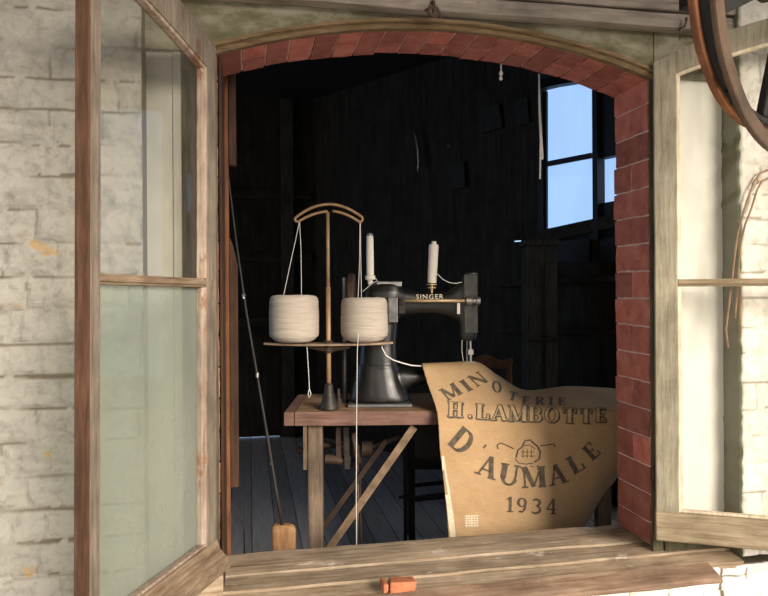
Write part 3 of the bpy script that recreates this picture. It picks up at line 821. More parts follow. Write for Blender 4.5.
# ---- sewing machine
D_M = 2.62
o0, lx, lz = frame(D_M, 380, 402)
ms = thing('sewing_machine', 'black enamelled industrial sewing machine with long arm standing on the table', 'sewing machine', (o0.x, o0.y, ZT), RZ)
zo = o0.z-ZT
Z = lambda y: lz(y)+zo
ox = Vector((1, 0, 0)); oy = Vector((0, 1, 0)); oz = Vector((0, 0, 1))
bm = B()
def vs(y, x0, x1, hy, cy=0): return (Vector((lx((x0+x1)/2), cy, Z(y))), ox*abs(lx(x1)-lx(x0))/2, oy*hy)
loft(bm, [vs(399.5, 350, 410, .085), vs(395, 350.5, 409, .085), vs(388, 352, 405, .08), vs(376, 355, 401, .072), vs(367, 357, 398.5, .066), vs(364.5, 357.5, 398, .066), vs(363.5, 359, 397, .062), vs(345, 361, 396.5, .055), vs(322, 362, 398, .052), vs(305, 363, 402, .05), vs(292, 365, 403, .046), vs(285, 370, 402, .036), vs(282.5, 376, 398, .022)], 28, 2.6)
def hsx(x, yt, yb, hy, cy=0): return (Vector((lx(x), cy, (Z(yt)+Z(yb))/2)), oz*abs(Z(yt)-Z(yb))/2, oy*hy)
loft(bm, [hsx(384, 283.5, 322, .042), hsx(396, 284.5, 319, .042), hsx(406, 288, 316, .04), hsx(420, 292, 314.5, .036), hsx(436, 293.5, 314.5, .034), hsx(448, 291, 317, .035), hsx(456, 285, 321, .036), hsx(462, 278, 330, .036), hsx(468, 273, 334, .036)], 28, 2.6)
loft(bm, [vs(341, 461, 475, .026), vs(336, 459, 476.5, .032), vs(320, 458, 477, .036), vs(300, 458, 477.5, .038), vs(285, 460, 478, .038), vs(274, 463, 478, .037), vs(272, 465, 477, .034)], 28, 4)
# cylinder bed under the sack
loft(bm, [hsx(390, 366, 396, .05), hsx(402, 367, 392, .045), hsx(412, 369, 388, .04), hsx(424, 370, 385, .034), hsx(450, 370.5, 383, .032), hsx(478, 371, 382, .030), hsx(484, 373, 380, .02)], 24, 2.4)
body = obj('body', bm, M['enamel'], ms, smooth=True)
md = body.modifiers.new('remesh', 'REMESH'); md.mode = 'VOXEL'; md.voxel_size = .0042; md.use_smooth_shade = True
md = body.modifiers.new('smooth', 'SMOOTH'); md.factor = .5; md.iterations = 6
bm = B(); b2(bm, (lx(349), -.095, .0005), (lx(411), .095, .012)); obj('base_plate', bm, M['cover'], ms, bev=.003)
bm = B(); b2(bm, (lx(377.5), -.030, Z(287)), (lx(402.5), .03, Z(281.5)), jit=.001); obj('top_cover', bm, M['steel'], ms, bev=.003)
bm = B(); b2(bm, (lx(388.5), -.085, Z(321.5)), (lx(398), -.05, Z(297))); obj('tension_box', bm, M['cover'], ms, bev=.003)
bm = B(); b2(bm, (lx(399), -.080, Z(313)), (lx(405), -.045, Z(297)))
for y in (299.5, 303.5): lathe(bm, [(.006, 0), (.006, .004), (.003, .006)], 12, (lx(401.5), -.080, Z(y)), (0, -1, 0))
obj('bracket', bm, M['iron'], ms, bev=.002)
bm = B(); lathe(bm, [(.022, 0), (.022, .006), (.012, .012), (.006, .02)], 20, (lx(384), -.058, Z(304)), (0, -1, 0)); obj('side_cap', bm, M['cover'], ms, smooth=False)
bm = B(); tube(bm, [(lx(404), -.064, Z(300.6)), (lx(466), -.064, Z(301))], .0055, 12); obj('guide_rod', bm, M['brass'], ms, smooth=True)
bm = B(); lathe(bm, [(.010, 0), (.016, .002), (.016, .022), (.011, .025), (.011, .036), (.015, .038), (.015, .050), (.011, .053)], 20, (lx(464.5), -.064, Z(301)), (1, 0, 0)); obj('adjusting_knob', bm, M['steel'], ms)
bm = B(); b2(bm, (lx(456), -.058, Z(314)), (lx(459), -.05, Z(303))); obj('lever', bm, M['thread'], ms, bev=.002)
bm = B(); b2(bm, (lx(463.5), -.0415, Z(333)), (lx(477), -.0375, Z(275))); obj('face_plate', bm, M['dark_steel'], ms, bev=.002)
bm = B(); tube(bm, [(lx(470.5), 0, Z(338)), (lx(471), 0, Z(364))], .0052, 10); b2(bm, (lx(468.5), -.008, Z(355)), (lx(473.5), .008, Z(350)))
obj('needle_bar', bm, M['steel'], ms)
bm = B(); tube(bm, [(lx(467.5), .01, Z(338)), (lx(467.5), .01, Z(362))], .003, 8); b2(bm, (lx(464), -.01, Z(364)), (lx(475), .016, Z(362))); obj('presser_foot', bm, M['steel'], ms)
bm = B(); tube(bm, [(lx(462), -.02, Z(339)), (lx(461.4), -.025, Z(350)), (lx(463), -.02, Z(361))], .0012, 6); obj('needle_thread', bm, M['string'], ms)
# hand wheel (edge-on) with its guard, behind the pillar on the left
bm = B(); lathe(bm, [(.02, -.016), (.105, -.016), (.112, -.010), (.112, .010), (.105, .016), (.02, .016)], 36, (lx(351), .09, Z(302)), (1, 0, 0)); obj('hand_wheel', bm, M['rust'], ms, bev=.003)
bm = B(); tube(bm, [(lx(351), .09, Z(302)), (lx(372), .05, Z(302))], .012, 10); obj('axle', bm, M['iron'], ms)
bm = B(); b2(bm, (lx(342), .06, .0), (lx(345.5), .075, Z(277))); obj('belt_guard', bm, M['cover'], ms, bev=.002)
bm = B(); tube(bm, [(lx(344), .03, .004), (lx(344), .03, Z(350))], .007, 8); lathe(bm, [(.02, 0), (.012, .012), (.010, .03)], 12, (lx(344.5), .03, 0)); obj('guard_post', bm, M['iron'], ms)
# spool pins
bm = B(); lathe(bm, [(.019, Z(279.5)), (.019, Z(275.5)), (.006, Z(275.2)), (.0045, Z(234))], 20, (lx(371), 0, 0)); 
tube(bm, [(lx(371), 0, Z(284.5)), (lx(371), 0, Z(279))], .010, 10); obj('spool_pin', bm, M['thread'], ms)
bm = B(); tube(bm, [(lx(432.3), 0, Z(296)), (lx(432.6), 0, Z(284)), (lx(434.6), 0, Z(242.5))], .0045, 8)
lathe(bm, [(.016, 0), (.016, .004)], 16, (lx(432.4), 0, Z(288.6))); lathe(bm, [(.020, 0), (.020, .003)], 16, (lx(432.5), 0, Z(285.4))); obj('spool_pin', bm, M['brass'], ms)
# maker's lettering
def text_mesh(body_, size):
    cu = bpy.data.curves.new('t', 'FONT'); cu.body = body_; cu.size = size; cu.align_x = 'CENTER'; cu.align_y = 'CENTER'; cu.resolution_u = 3
    cu.offset = .0004; cu.space_character = 1.18
    to = bpy.data.objects.new('t', cu); COL.objects.link(to)
    dg = bpy.context.evaluated_depsgraph_get(); me = bpy.data.meshes.new_from_object(to.evaluated_get(dg))
    bpy.data.objects.remove(to); bpy.data.curves.remove(cu); return me
me = text_mesh('SINGER', .027)
w_ = max(v.co.x for v in me.vertices)-min(v.co.x for v in me.vertices)
kx = abs(lx(443)-lx(416))/w_
for v in me.vertices: v.co = Vector((lx(429.5)+v.co.x*kx, -.0385 - .0, Z(297.2)+v.co.y*.95))
me.materials.append(M['gold'])
lt_ = bpy.data.objects.new('lettering', me); COL.objects.link(lt_); lt_.parent = ms; lt_['label'] = 'cream maker lettering on the arm'
sd = lt_.modifiers.new('thick', 'SOLIDIFY'); sd.thickness = .0015; sd.offset = 1
def loc(px_, py_, d=D_M): return at(px_, py_, d)
# ---- thread spools on the pins
mw = Matrix.Translation(Vector((o0.x, o0.y, ZT))) @ Matrix.Rotation(RZ, 4, 'Z')
s1 = thing('thread_spool', 'slim white thread spool with grey rounded tip on the left pin of the machine', 'thread spool', mw @ Vector((lx(371), 0, Z(275.2)+.0005)), RZ, 'thread spools on the machine')
h = abs(Z(233)-Z(275))
bm = B(); lathe(bm, [(.0055, .0), (.0135, .0), (.0142, .006), (.0140, h*.55), (.0130, h*.93), (.0060, h*.935)], 20); obj('wound_thread', bm, M['thread'], s1, smooth=False)
bm = B(); lathe(bm, [(.0050, h*.934), (.0125, h*.936), (.0118, h*.97), (.0085, h*1.0), (.003, h*1.01)], 16); obj('spool_tip', bm, M['cover'], s1)
s2 = thing('thread_spool', 'thicker white thread spool leaning slightly right on the middle pin of the machine', 'thread spool', mw @ Vector((lx(432.7), 0, Z(283.3))), RZ, 'thread spools on the machine')
s2.rotation_euler = (0, R_(3.2), RZ)
h = abs(Z(244)-Z(283))
bm = B(); lathe(bm, [(.0055, .0), (.0165, 0), (.0172, .01), (.0180, h*.5), (.0185, h*.94), (.0165, h*.99), (.0060, h)], 20); obj('wound_thread', bm, M['thread'], s2)
bm = B(); lathe(bm, [(.0050, h*.98), (.0095, h*.985), (.0095, h*1.06), (.0050, h*1.07)], 16); obj('spool_core', bm, M['thread'], s2)
bm = B(); ptsw = [(437.5, 274), (443, 279.5), (449, 282.5), (456, 283.4), (461.5, 282.2)]
inv = s2.rotation_euler.to_matrix().inverted()
tube(bm, [inv @ (loc(x, y, D_M-.03) - s2.location) for x, y in ptsw], .0016, 6); obj('loose_thread', bm, M['string'], s2)
bm = B(); tube(bm, [(mw @ Vector((lx(x), -.02, Z(y))) - s1.location) @ Matrix.Rotation(RZ, 3, 'Z') for x, y in ((376, 278), (378.5, 281), (373, 283), (367, 288.5), (363.5, 291.5))], .0014, 6); obj('loose_thread', bm, M['string'], s1)

# ---- twine stand
D_S = 2.50
o0, lx, lz = frame(D_S, 329, 409)
st = thing('twine_stand', 'tall tan wire twine stand with arched top and tray, left on the table', 'twine stand', (o0.x, o0.y, ZT), RZ)
zo = o0.z-ZT
# its foot stands on the top: shift so the bell's base meets the table
Z = lambda y: lz(y)+zo
bm = B(); lathe(bm, [(.036, .0005), (.036, .006), (.030, .02), (.022, .045), (.017, .07), (.015, Z(385)), (.012, Z(383))], 24); obj('base', bm, M['iron'], st, smooth=True)
bm = B(); lathe(bm, [(.010, 0), (.012, .02), (.008, .035)], 10, (lx(338.5), .03, .0005)); tube(bm, [(lx(338.5), .03, .03), (lx(338), .03, Z(390))], .005, 8)
obj('clamp_screw', bm, M['rust'], st)
bm = B(); tube(bm, [(0, 0, Z(386)), (0, 0, Z(346)), (0, 0, Z(287))], .0085, 12); tube(bm, [(0, 0, Z(288)), (0, 0, Z(212))], .0062, 10); obj('pole', bm, M['wire'], st, smooth=True)
TRY = Z(343.2)
bm = B()
# tray: two slightly dished arms meeting at a hub
pts = []
for i in range(25):
    t = -1+2*i/24; x = t*lx(393.5) if t > 0 else -t*lx(264.5)
    hw = .040*(1-abs(t)**4*.75); z = TRY + .004*abs(t)**2
    pts.append((x, hw, z))
top = [(bm.verts.new((x, -hw, z)), bm.verts.new((x, hw, z)), bm.verts.new((x, hw, z-.007)), bm.verts.new((x, -hw, z-.007))) for x, hw, z in pts]
for a, b in zip(top, top[1:]):
    for k in range(4): bm.faces.new((a[k], a[(k+1) % 4], b[(k+1) % 4], b[k]))
bm.faces.new(top[0][::-1]); bm.faces.new(top[-1])
obj('tray', bm, M['plate'], st)
bm = B(); tube(bm, [(lx(310), 0, TRY-.012), (lx(329), 0, TRY-.020), (lx(350), 0, TRY-.012)], [.008, .014, .008], 10); lathe(bm, [(.014, TRY-.035), (.018, TRY-.025), (.018, TRY+.006), (.012, TRY+.01)], 16); obj('bracket', bm, M['rust'], st)
bm = B()
def arc(x0, y0, x1, y1, rise, n=14): 
    return [(x0+(x1-x0)*i/n, y0+(y1-y0)*i/n - rise*4*(i/n)*(1-i/n)) for i in range(n+1)]
outer = arc(296.8, 217.5, 363.2, 217.5, 13.2, 22)
path = [(x, y) for x, y in arc(329, 211.5, 299.5, 221.5, 2.2, 8)]
path += [(297.2, 221.3), (296.2, 219.3)] + outer + [(363.9, 219.3), (362.8, 221.7)] + arc(360.5, 222, 333.5, 211, 2.0, 8)
tube(bm, [(lx(x), 0, Z(y)) for x, y in path], .0052, 10); obj('wire_arch', bm, M['wire'], st, smooth=True)

# ---- twine cones on the tray
def cone(label, xa, xb, yt, strands, dy=0.):
    xc = (xa+xb)/2; r = (xb-xa)/2/F*D_S
    base = at(xc, 343.2, D_S); base.z = ZT+TRY+.0045
    t = thing('twine_cone', label, 'twine cone', base, RZ, 'twine cones on the stand')
    h = (343.2-yt)/F*D_S - .003
    prof = [(.02, 0), (r*.55, .0), (r*.80, .008), (r*.97, .022), (r, .034), (r*1.0, h*.5), (r*.985, h*.84), (r*.955, h*.93), (r*.88, h*.975), (r*.6, h*.995), (.03, h*.99), (.022, h*.90)]
    P2 = []
    for (r0, z0), (r1, z1) in zip(prof, prof[1:]):
        n = max(1, int(abs(z1-z0)/.0024))
        for i in range(n): P2.append((r0+(r1-r0)*i/n, z0+(z1-z0)*i/n))
    P2.append(prof[-1])
    bm = B(); lathe(bm, [(a+.0007*random.uniform(-1, 1)*(1 if a > .04 else 0), b) for a, b in P2], 48)
    for v in bm.verts:
        v.co.z += .0022*noise.noise(Vector((math.atan2(v.co.y, v.co.x)*1.5, v.co.z*30, xa)))*(1 if 0.005 < v.co.z else 0)
        k = 1+.012*noise.noise(v.co*18+Vector((xa, 0, 0))); v.co.x *= k; v.co.y *= k
    obj('wound_twine', bm, M['twine'], t, smooth=True)
    for pts in strands:
        bm = B(); rot = Matrix.Rotation(-RZ, 3, 'Z')
        tube(bm, [rot @ (at(x, y, D_S+d)-base) for x, y, d in pts], .0014, 6); obj('loose_strand', bm, M['string'], t)
    return t
cone('pale twine cone on the left arm of the stand, looped end hanging below', 269.5, 319, 295,
     [[(299.3, 222, 0), (296, 238, 0), (289, 270, 0), (283.5, 296, .0)], [(299.6, 222, 0), (301, 250, 0), (301.5, 296, .0)],
      [(307, 347.0, -.046), (308.5, 370, -.046), (309.4, 389, -.046), (308, 394, -.046), (309.3, 397.5, -.046), (311, 394, -.046), (309.4, 389, -.046)]])
cone('pale twine cone on the right arm of the stand with long strand hanging down', 341, 388, 298,
     [[(359.9, 222, 0), (359.6, 260, 0), (358, 299, .0)], [(360.4, 222, 0), (360.6, 250, 0), (361.5, 299, .0)],
      [(358.5, 333, -.092), (357.3, 350, -.092), (356.6, 420, -.086), (356.2, 500, -.086), (356.5, 552, -.086)]])
# lead from the tray to the machine's bed
cp = at(381.5, 348.0, 2.49)
bm = B(); tube(bm, [at(x, y, d)-cp for x, y, d in ((381.5, 345.5, 2.50), (382.5, 349, 2.49), (386, 355.5, 2.49), (393, 360, 2.50), (402, 363, 2.52), (412, 365.5, 2.54), (421, 366, 2.56))], .0026, 8)
o = tag(obj('cord', bm, M['string'], smooth=True), 'pale looped cord running from the stand tray to the sack on the machine', 'cord'); o.location = cp

# ------------------------------------------------------------------ sack
rowsv = [  # columns left -> right, rows top -> bottom: (x, y, distance)
 [(421, 363.5, 2.64), (449, 362.5, 2.66), (477, 362, 2.68), (499, 376, 2.72), (525, 390, 2.78), (566, 386.5, 2.78), (604, 388, 2.78), (645, 391, 2.78)],
 [(422.5, 366, 2.56), (450, 364.5, 2.585), (479, 365.5, 2.60), (500, 379, 2.64), (525, 392.5, 2.68), (566, 389.0, 2.68), (604, 391.0, 2.68), (645, 393, 2.68)],
 [(428, 385, 2.50), (456, 384, 2.50), (483, 385, 2.51), (503, 392, 2.52), (527, 399, 2.53), (566, 398, 2.54), (604, 399.5, 2.55), (645, 401, 2.56)],
 [(436, 408, 2.425), (461, 409, 2.415), (486, 408, 2.41), (507, 408, 2.41), (530, 408, 2.41), (566, 409, 2.405), (604, 411, 2.41), (645, 412, 2.415)],
 [(438.5, 425, 2.395), (463, 426, 2.385), (488, 425, 2.385), (509, 425, 2.385), (531, 425, 2.385), (566, 426, 2.41), (604, 428, 2.425), (645, 428, 2.43)],
 [(440, 450, 2.375), (464, 450, 2.365), (489, 450, 2.36), (510, 450, 2.36), (532, 450, 2.36), (566, 451, 2.405), (603, 452, 2.425), (640, 450, 2.45)],
 [(443.5, 480, 2.36), (466, 480, 2.35), (491, 480, 2.345), (512, 480, 2.345), (534, 481, 2.345), (565, 482, 2.385), (598, 483, 2.41), (622, 470, 2.47)],
 [(446.5, 510, 2.345), (468, 510, 2.34), (492, 510, 2.335), (513, 511, 2.335), (535, 512, 2.345), (562, 513, 2.38), (588, 512, 2.43), (604, 497, 2.51)],
 [(448.5, 538, 2.335), (469, 538, 2.33), (493, 538, 2.325), (514, 539, 2.325), (535, 540, 2.335), (558, 541, 2.37), (575, 540, 2.43), (585, 522, 2.51)],
 [(449.5, 562, 2.33), (470, 562, 2.325), (494, 562, 2.32), (515, 563, 2.32), (535, 563, 2.33), (555, 564, 2.36), (568, 562, 2.42), (573, 548, 2.50)],
]
NET = [[at(*p) for p in r] for r in rowsv]
def cr(p0, p1, p2, p3, t):
    return .5*((2*p1)+(-p0+p2)*t+(2*p0-5*p1+4*p2-p3)*t*t+(-p0+3*p1-3*p2+p3)*t*t*t)
def spl(lst, t):
    n = len(lst)-1; x = min(max(t*n, 0), n-1e-6); i = int(x); f = x-i
    g = lambda k: lst[min(max(k, 0), n)]
    return cr(g(i-1), g(i), g(i+1), g(i+2), f)
def sack_pt(u, v):
    p = spl([spl(r, u) for r in NET], v)
    return p
NU, NVV = 120, 120
bm = B(); G = []
base = at(500, 540, 2.33); base.z = 0
for j in range(NVV+1):
    row = []
    for i in range(NU+1):
        u, v = i/NU, j/NVV
        p = sack_pt(u, v)
        q = .0022*noise.noise(p*16)+.0010*noise.noise(p*45)
        q += .0030*math.exp(-((p.z-.652-.05*noise.noise(Vector((p.x*3, 0, 0))))/.005)**2)*.6
        if v < .32 and u > .5: q += .012*noise.noise(Vector((p.x*14, p.y*20, 3)))*(u-.5)*2*(1-v/.32)
        p = p - FW*q + Vector((0, 0, .35*q))
        if i == 0: p = p + R0*.002*noise.noise(Vector((0, 0, p.z*120)))
        row.append(bm.verts.new(p-base))
    G.append(row)
for j in range(NVV):
    for i in range(NU): bm.faces.new((G[j][i], G[j][i+1], G[j+1][i+1], G[j+1][i]))
bm.normal_update(); bvh = BVHTree.FromBMesh(bm)
sk = thing('flour_sack', 'tan jute flour sack with black stencilled lettering draped from machine over the table front', 'sack', base, 0)
cl = obj('cloth', bm, M['sack'], sk, smooth=True)
sd = cl.modifiers.new('thick', 'SOLIDIFY'); sd.thickness = .0016; sd.offset = 0
def stick(x, y, off=.0012):
    d = ray(x, y).normalized()
    hit, nrm, i, dd = bvh.ray_cast(EYE-base, d)
    if hit is None: return None
    if nrm.dot(d) > 0: nrm = -nrm
    return hit + nrm*off
# stencil alphabet: every glyph is a set of ribbons (polyline with a width at each point) in a 1-high box
def arcp(cx, cy, rx, ry, a0, a1, n=10): return [(cx+rx*math.cos(R_(a0+(a1-a0)*i/n)), cy+ry*math.sin(R_(a0+(a1-a0)*i/n))) for i in range(n+1)]
K, H_ = .25, .08
def bar(x0, y0, x1, y1, w): return ([(x0, y0), (x1, y1)], [w, w])
def ser(x, y, w=.36): return ([(x-w/2, y), (x+w/2, y)], [H_, H_])
def swell(pts, a, b):
    n = len(pts)-1; return (pts, [a+(b-a)*math.sin(PI*i/n) for i in range(n+1)])
GL = {
 'I': (.42, [bar(.21, 0, .21, 1, K), ser(.21, .035), ser(.21, .965)]),
 '1': (.44, [bar(.24, 0, .24, 1, .17), ser(.24, .035, .40), bar(.06, .80, .22, .95, .09)]),
 'H': (.90, [bar(.2, 0, .2, 1, K), bar(.7, 0, .7, 1, K), bar(.2, .5, .7, .5, .1), ser(.2, .035), ser(.2, .965), ser(.7, .035), ser(.7, .965)]),
 '.': (.30, [bar(.13, 0, .13, .2, .2)]),
 "'": (.24, [bar(.10, .75, .14, 1.0, .12)]),
 'L': (.74, [bar(.2, 0, .2, 1, K), ser(.2, .965), bar(.04, .04, .68, .04, .08), bar(.64, 0, .64, .34, .10)]),
 'A': (.92, [bar(.14, 0, .44, 1, .09), bar(.44, 1, .76, 0, .21), bar(.24, .32, .64, .32, .08), ser(.13, .035, .30), ser(.77, .035, .36)]),
 'M': (1.10, [bar(.15, 0, .15, 1, .09), bar(.17, 1, .54, .05, .20), bar(.54, .05, .90, 1, .08), bar(.92, 0, .92, 1, K), ser(.15, .035, .28), ser(.92, .035), ser(.95, .965, .28), ser(.12, .965, .26)]),
 'N': (.92, [bar(.15, 0, .15, 1, .09), bar(.15, 1, .75, 0, .21), bar(.77, 0, .77, 1, .09), ser(.15, .035, .28), ser(.77, .965, .28), ser(.12, .965, .24)]),
 'O': (.90, [swell(arcp(.44, .5, .34, .46, 90, 270, 14), .07, .22), swell(arcp(.44, .5, .34, .46, -90, 90, 14), .07, .22)]),
 'D': (.86, [bar(.18, 0, .18, 1, K), bar(.04, .04, .42, .04, .08), bar(.04, .96, .42, .96, .08), swell(arcp(.40, .5, .34, .46, -90, 90, 14), .08, .22)]),
 'B': (.80, [bar(.18, 0, .18, 1, K), bar(.04, .04, .42, .04, .08), bar(.04, .96, .42, .96, .08), bar(.2, .52, .42, .52, .07), swell(arcp(.40, .28, .28, .24, -90, 90, 10), .07, .2), swell(arcp(.38, .74, .25, .22, -90, 90, 10), .07, .18)]),
 'R': (.86, [bar(.18, 0, .18, 1, K), ser(.18, .035), bar(.04, .96, .42, .96, .08), bar(.2, .50, .42, .50, .07), swell(arcp(.38, .73, .27, .23, -90, 90, 10), .07, .2), bar(.42, .5, .70, .02, .17), ser(.76, .035, .2)]),
 'T': (.80, [bar(.38, 0, .38, 1, K), ser(.38, .035), bar(.04, .96, .72, .96, .08), bar(.07, .70, .07, 1, .08), bar(.69, .70, .69, 1, .08)]),
 'E': (.76, [bar(.2, 0, .2, 1, K), bar(.04, .04, .68, .04, .08), bar(.04, .96, .66, .96, .08), bar(.2, .5, .5, .5, .08), bar(.65, 0, .65, .30, .08), bar(.63, .72, .63, 1, .08), bar(.5, .38, .5, .62, .07)]),
 'U': (.88, [bar(.19, .30, .19, 1, K), ser(.19, .965), bar(.72, .32, .72, 1, .09), ser(.72, .965, .28), swell(arcp(.455, .32, .265, .29, 180, 360, 12), .18, .10)]),
 '9': (.58, [swell(arcp(.29, .68, .20, .27, 90, 270, 10), .07, .15), swell(arcp(.29, .68, .20, .27, -90, 90, 10), .07, .15), ([(.49, .66), (.46, .30), (.34, .06), (.14, .10)], [.13, .13, .1, .15])]),
 '3': (.56, [swell(arcp(.25, .74, .20, .21, 150, -90, 10), .10, .15), swell(arcp(.24, .28, .24, .24, 90, -150, 12), .08, .16)]),
 '4': (.62, [bar(.42, 0, .42, 1, .15), ser(.42, .035, .34), bar(.42, 1, .05, .33, .08), bar(.03, .31, .58, .31, .09)]),
 '^': (.4, []),
}
def ribbons(rib, place, bm, off, grow=0., sub=2.0):
    """rib = (points, widths) in glyph space; place maps glyph space -> photo frame"""
    pts, ws = rib
    P = [pts[0]]; W = [ws[0]]
    for (a, wa), (b, wb) in zip(zip(pts, ws), list(zip(pts, ws))[1:]):
        q0, q1 = place(*a), place(*b); n = max(1, int(math.hypot(q1[0]-q0[0], q1[1]-q0[1])/sub))
        for i in range(1, n+1): P.append((a[0]+(b[0]-a[0])*i/n, a[1]+(b[1]-a[1])*i/n)); W.append(wa+(wb-wa)*i/n)
    rows = []
    for i, (x, y) in enumerate(P):
        x0, y0 = P[max(i-1, 0)]; x1, y1 = P[min(i+1, len(P)-1)]
        tx, ty = x1-x0, y1-y0; L = math.hypot(tx, ty) or 1; tx /= L; ty /= L
        ex = grow if i == len(P)-1 else (-grow if i == 0 else 0)
        row = []
        for k in (-1, -.33, .33, 1):
            w = (W[i]/2+grow)*k
            s = stick(*place(x - ty*w + tx*ex, y + tx*w + ty*ex), off)
            row.append(bm.verts.new(s) if s is not None else None)
        rows.append(row)
    for a, b in zip(rows, rows[1:]):
        for k in range(3):
            q = (a[k], a[k+1], b[k+1], b[k])
            if all(v is not None for v in q):
                if max((q[i].co-q[i-1].co).length for i in range(4)) < .07: bm.faces.new(q)
def word_line(txt, placer, m='ink', name='lettering', face=False, cell=None):
    for ch, (ox_, oy_, ux, uy, vx, vy) in zip(txt, placer):
        bm = B(); bf = B()
        w, rb = GL[ch]
        pl = lambda x, y: (ox_+ux*x+vx*y, oy_+uy*x+vy*y)
        if face:
            pl2 = lambda x, y: (ox_+ux*x+vx*y+1.0, oy_+uy*x+vy*y+1.0)
            for r in rb: ribbons(r, pl, bm, .0022, .035); ribbons(r, pl2, bm, .0020, .035)
            for r in rb: ribbons(r, pl, bf, .0030, -.022)
        else:
            for r in rb: ribbons(r, pl, bm, .0022)
        o = obj('letter', bm, M[m], sk); o['label'] = 'outlined stencilled letter' if face else 'solid black stencilled letter'
        if face: obj('letter_face', bf, M['ink_pale'], o)
        else: bf.free()
def glyph_at(x, y, h, ang, sq=1., w=None, shear=0.):
    """x, y = centre of the glyph's foot; ang = baseline rotation (deg, clockwise down); h in px"""
    return (x, y, h, ang, sq, shear)
def mk(txt, specs):
    out = []
    for ch, (x, y, h, ang, sq, sh) in zip(txt, specs):
        w = GL[ch][0]; c, s = math.cos(R_(ang)), math.sin(R_(ang))
        ux, uy = c*h*sq, s*h*sq; vx, vy = s*h + sh*c*h, -c*h + sh*s*h
        out.append((x-ux*w/2, y-uy*w/2, ux, uy, vx, vy))
    return out
G_ = glyph_at
# top line, rising on the curve up to the machine, then fading over the fold
word_line('MIN', mk('MIN', [G_(455.5, 397.5, 14, -27, 1.15, shear=-.25), G_(471, 391, 13.5, -27, 1.2, shear=-.3), G_(483, 384.5, 13.5, -27, 1.15, shear=-.35)]))
word_line('OTERIE', mk('OTERIE', [G_(497, 393, 11, 14, 1., shear=-.3), G_(512, 401, 9, 14, 1.3), G_(526, 405.0, 8, 4, 1.4), G_(540, 405.4, 8, 1, 1.4), G_(551, 405.6, 8, 0, 1.4), G_(562, 405.8, 8, 0, 1.4)]))
word_line('H.LAMBOTTE', mk('H.LAMBOTTE', [G_(455, 417, 14.5, 2, 1.15), G_(470, 418, 14.5, 2, 1.0), G_(482.5, 419, 14.5, 2, 1.35), G_(499, 420, 14.5, 2, 1.25), G_(517.5, 421, 15, 2, 1.15), G_(535, 421.5, 14.5, 1, 1.2), G_(551.5, 422, 14.5, 1, 1.1), G_(569.5, 422.5, 14, 1, 1.3), G_(586, 422.5, 13.5, 0, 1.2), G_(600.5, 421.5, 13, 0, 1.2)]), face=True)
word_line("D'AUMALE", mk("D'AUMALE", [G_(454.5, 450, 24, 40, .98), G_(477, 459, 17, 32, 1), G_(484.5, 476.5, 21, 20, 1.1), G_(507.5, 485, 21, 10, 1.1), G_(534, 487.5, 21, -3, 1.06), G_(559, 484, 20, -13, 1.05), G_(580, 471.5, 18.5, -29, 1.1), G_(597, 457, 17, -43, 1.0)]))
word_line('1934', mk('1934', [G_(509.5, 512, 15.5, 2, 1.05), G_(521.5, 512.8, 15.5, 2, 1.15), G_(536, 513.8, 15.5, 2, 1.2), G_(551, 514, 15.5, 1, 1.1)]))
# ornament between the words: a knotted cartouche with two scrolls
bm = B(); idn = lambda x, y: (x, y)
def line(pts, w=1.1): ribbons((pts, [w]*len(pts)), idn, bm, .0022)
line([(516, 458), (518, 450), (522, 447), (525, 441), (530, 440), (534, 444), (537, 446), (540, 452), (539, 459), (534, 462)], 1.6)
line([(515, 459), (519, 463), (526, 464), (533, 463)], 1.0)
line([(520, 449), (524, 446), (529, 445), (535, 449)], .9)
line([(514, 449), (508, 446), (501, 443), (497, 445), (498, 449)], 1.2)
line([(540, 446), (547, 445), (553, 444), (555, 447)], 1.2)
for x in (523, 527, 531): line([(x, 449), (x, 458)], .7)
line([(521, 452), (534, 452)], .7); line([(521, 456), (535, 456)], .7); line([(522, 467), (523, 472)], 1.2); line([(537, 465), (538, 470)], 1.2); line([(530, 466), (534, 467)], .8)
o = obj('ornament', bm, M['ink'], sk); o['label'] = 'knotted printed ornament between the words'
# pale stitched edge and darn
bm = B()
ribbons(([(442.2, 456), (444.3, 480), (448, 505), (450.5, 528), (452.5, 548)], [4, 7, 8, 9, 9]), idn, bm, .0024)
obj('stitched_edge', bm, M['stitch'], sk)
bm = B()
for k in range(5): ribbons(([(464.5, 516+k*2.4), (478.5, 515.5+k*2.4)], [.8, 1.0]), idn, bm, .0024)
for k in range(5): ribbons(([(466+k*2.7, 514.6), (466.5+k*2.7, 527)], [.7, .9]), idn, bm, .0027)
obj('darn', bm, M['stitch'], sk)

# ------------------------------------------------------------------ chair behind the table
D_C = 3.05
o0, lx, lz = frame(D_C, 455, 470)
ch = thing('chair', 'plain brown wooden chair standing behind the table, mostly hidden by the sack', 'chair', (o0.x, o0.y, 0), RZ)
zo = o0.z
Z = lambda y: lz(y)+zo
bm = B(); b2(bm, (lx(406), -.06, Z(466)), (lx(508), .34, Z(457))); obj('seat', bm, M['chair_dk'], ch, bev=.006)
for x0, y in ((410.5, -.04), (503, -.04)):
    bm = B(); tube(bm, [(lx(x0+2), y, 0), (lx(x0), y, Z(520)), (lx(x0), y, Z(466)-.0005)], [.013, .017, .019], 10); obj('leg', bm, M['chair_dk'], ch, smooth=True)
for x0 in (411, 507):
    bm = B(); tube(bm, [(lx(x0), .325, 0), (lx(x0), .325, Z(466))], [.014, .018], 10); obj('leg', bm, M['chair_dk'], ch, smooth=True)
for y, dy in ((483, -.04), (500, .0), (506, .12)):
    bm = B(); tube(bm, [(lx(411), dy, Z(y)), (lx(503), dy, Z(y-9))], .009, 8); obj('rung', bm, M['chair_dk'], ch, smooth=True)
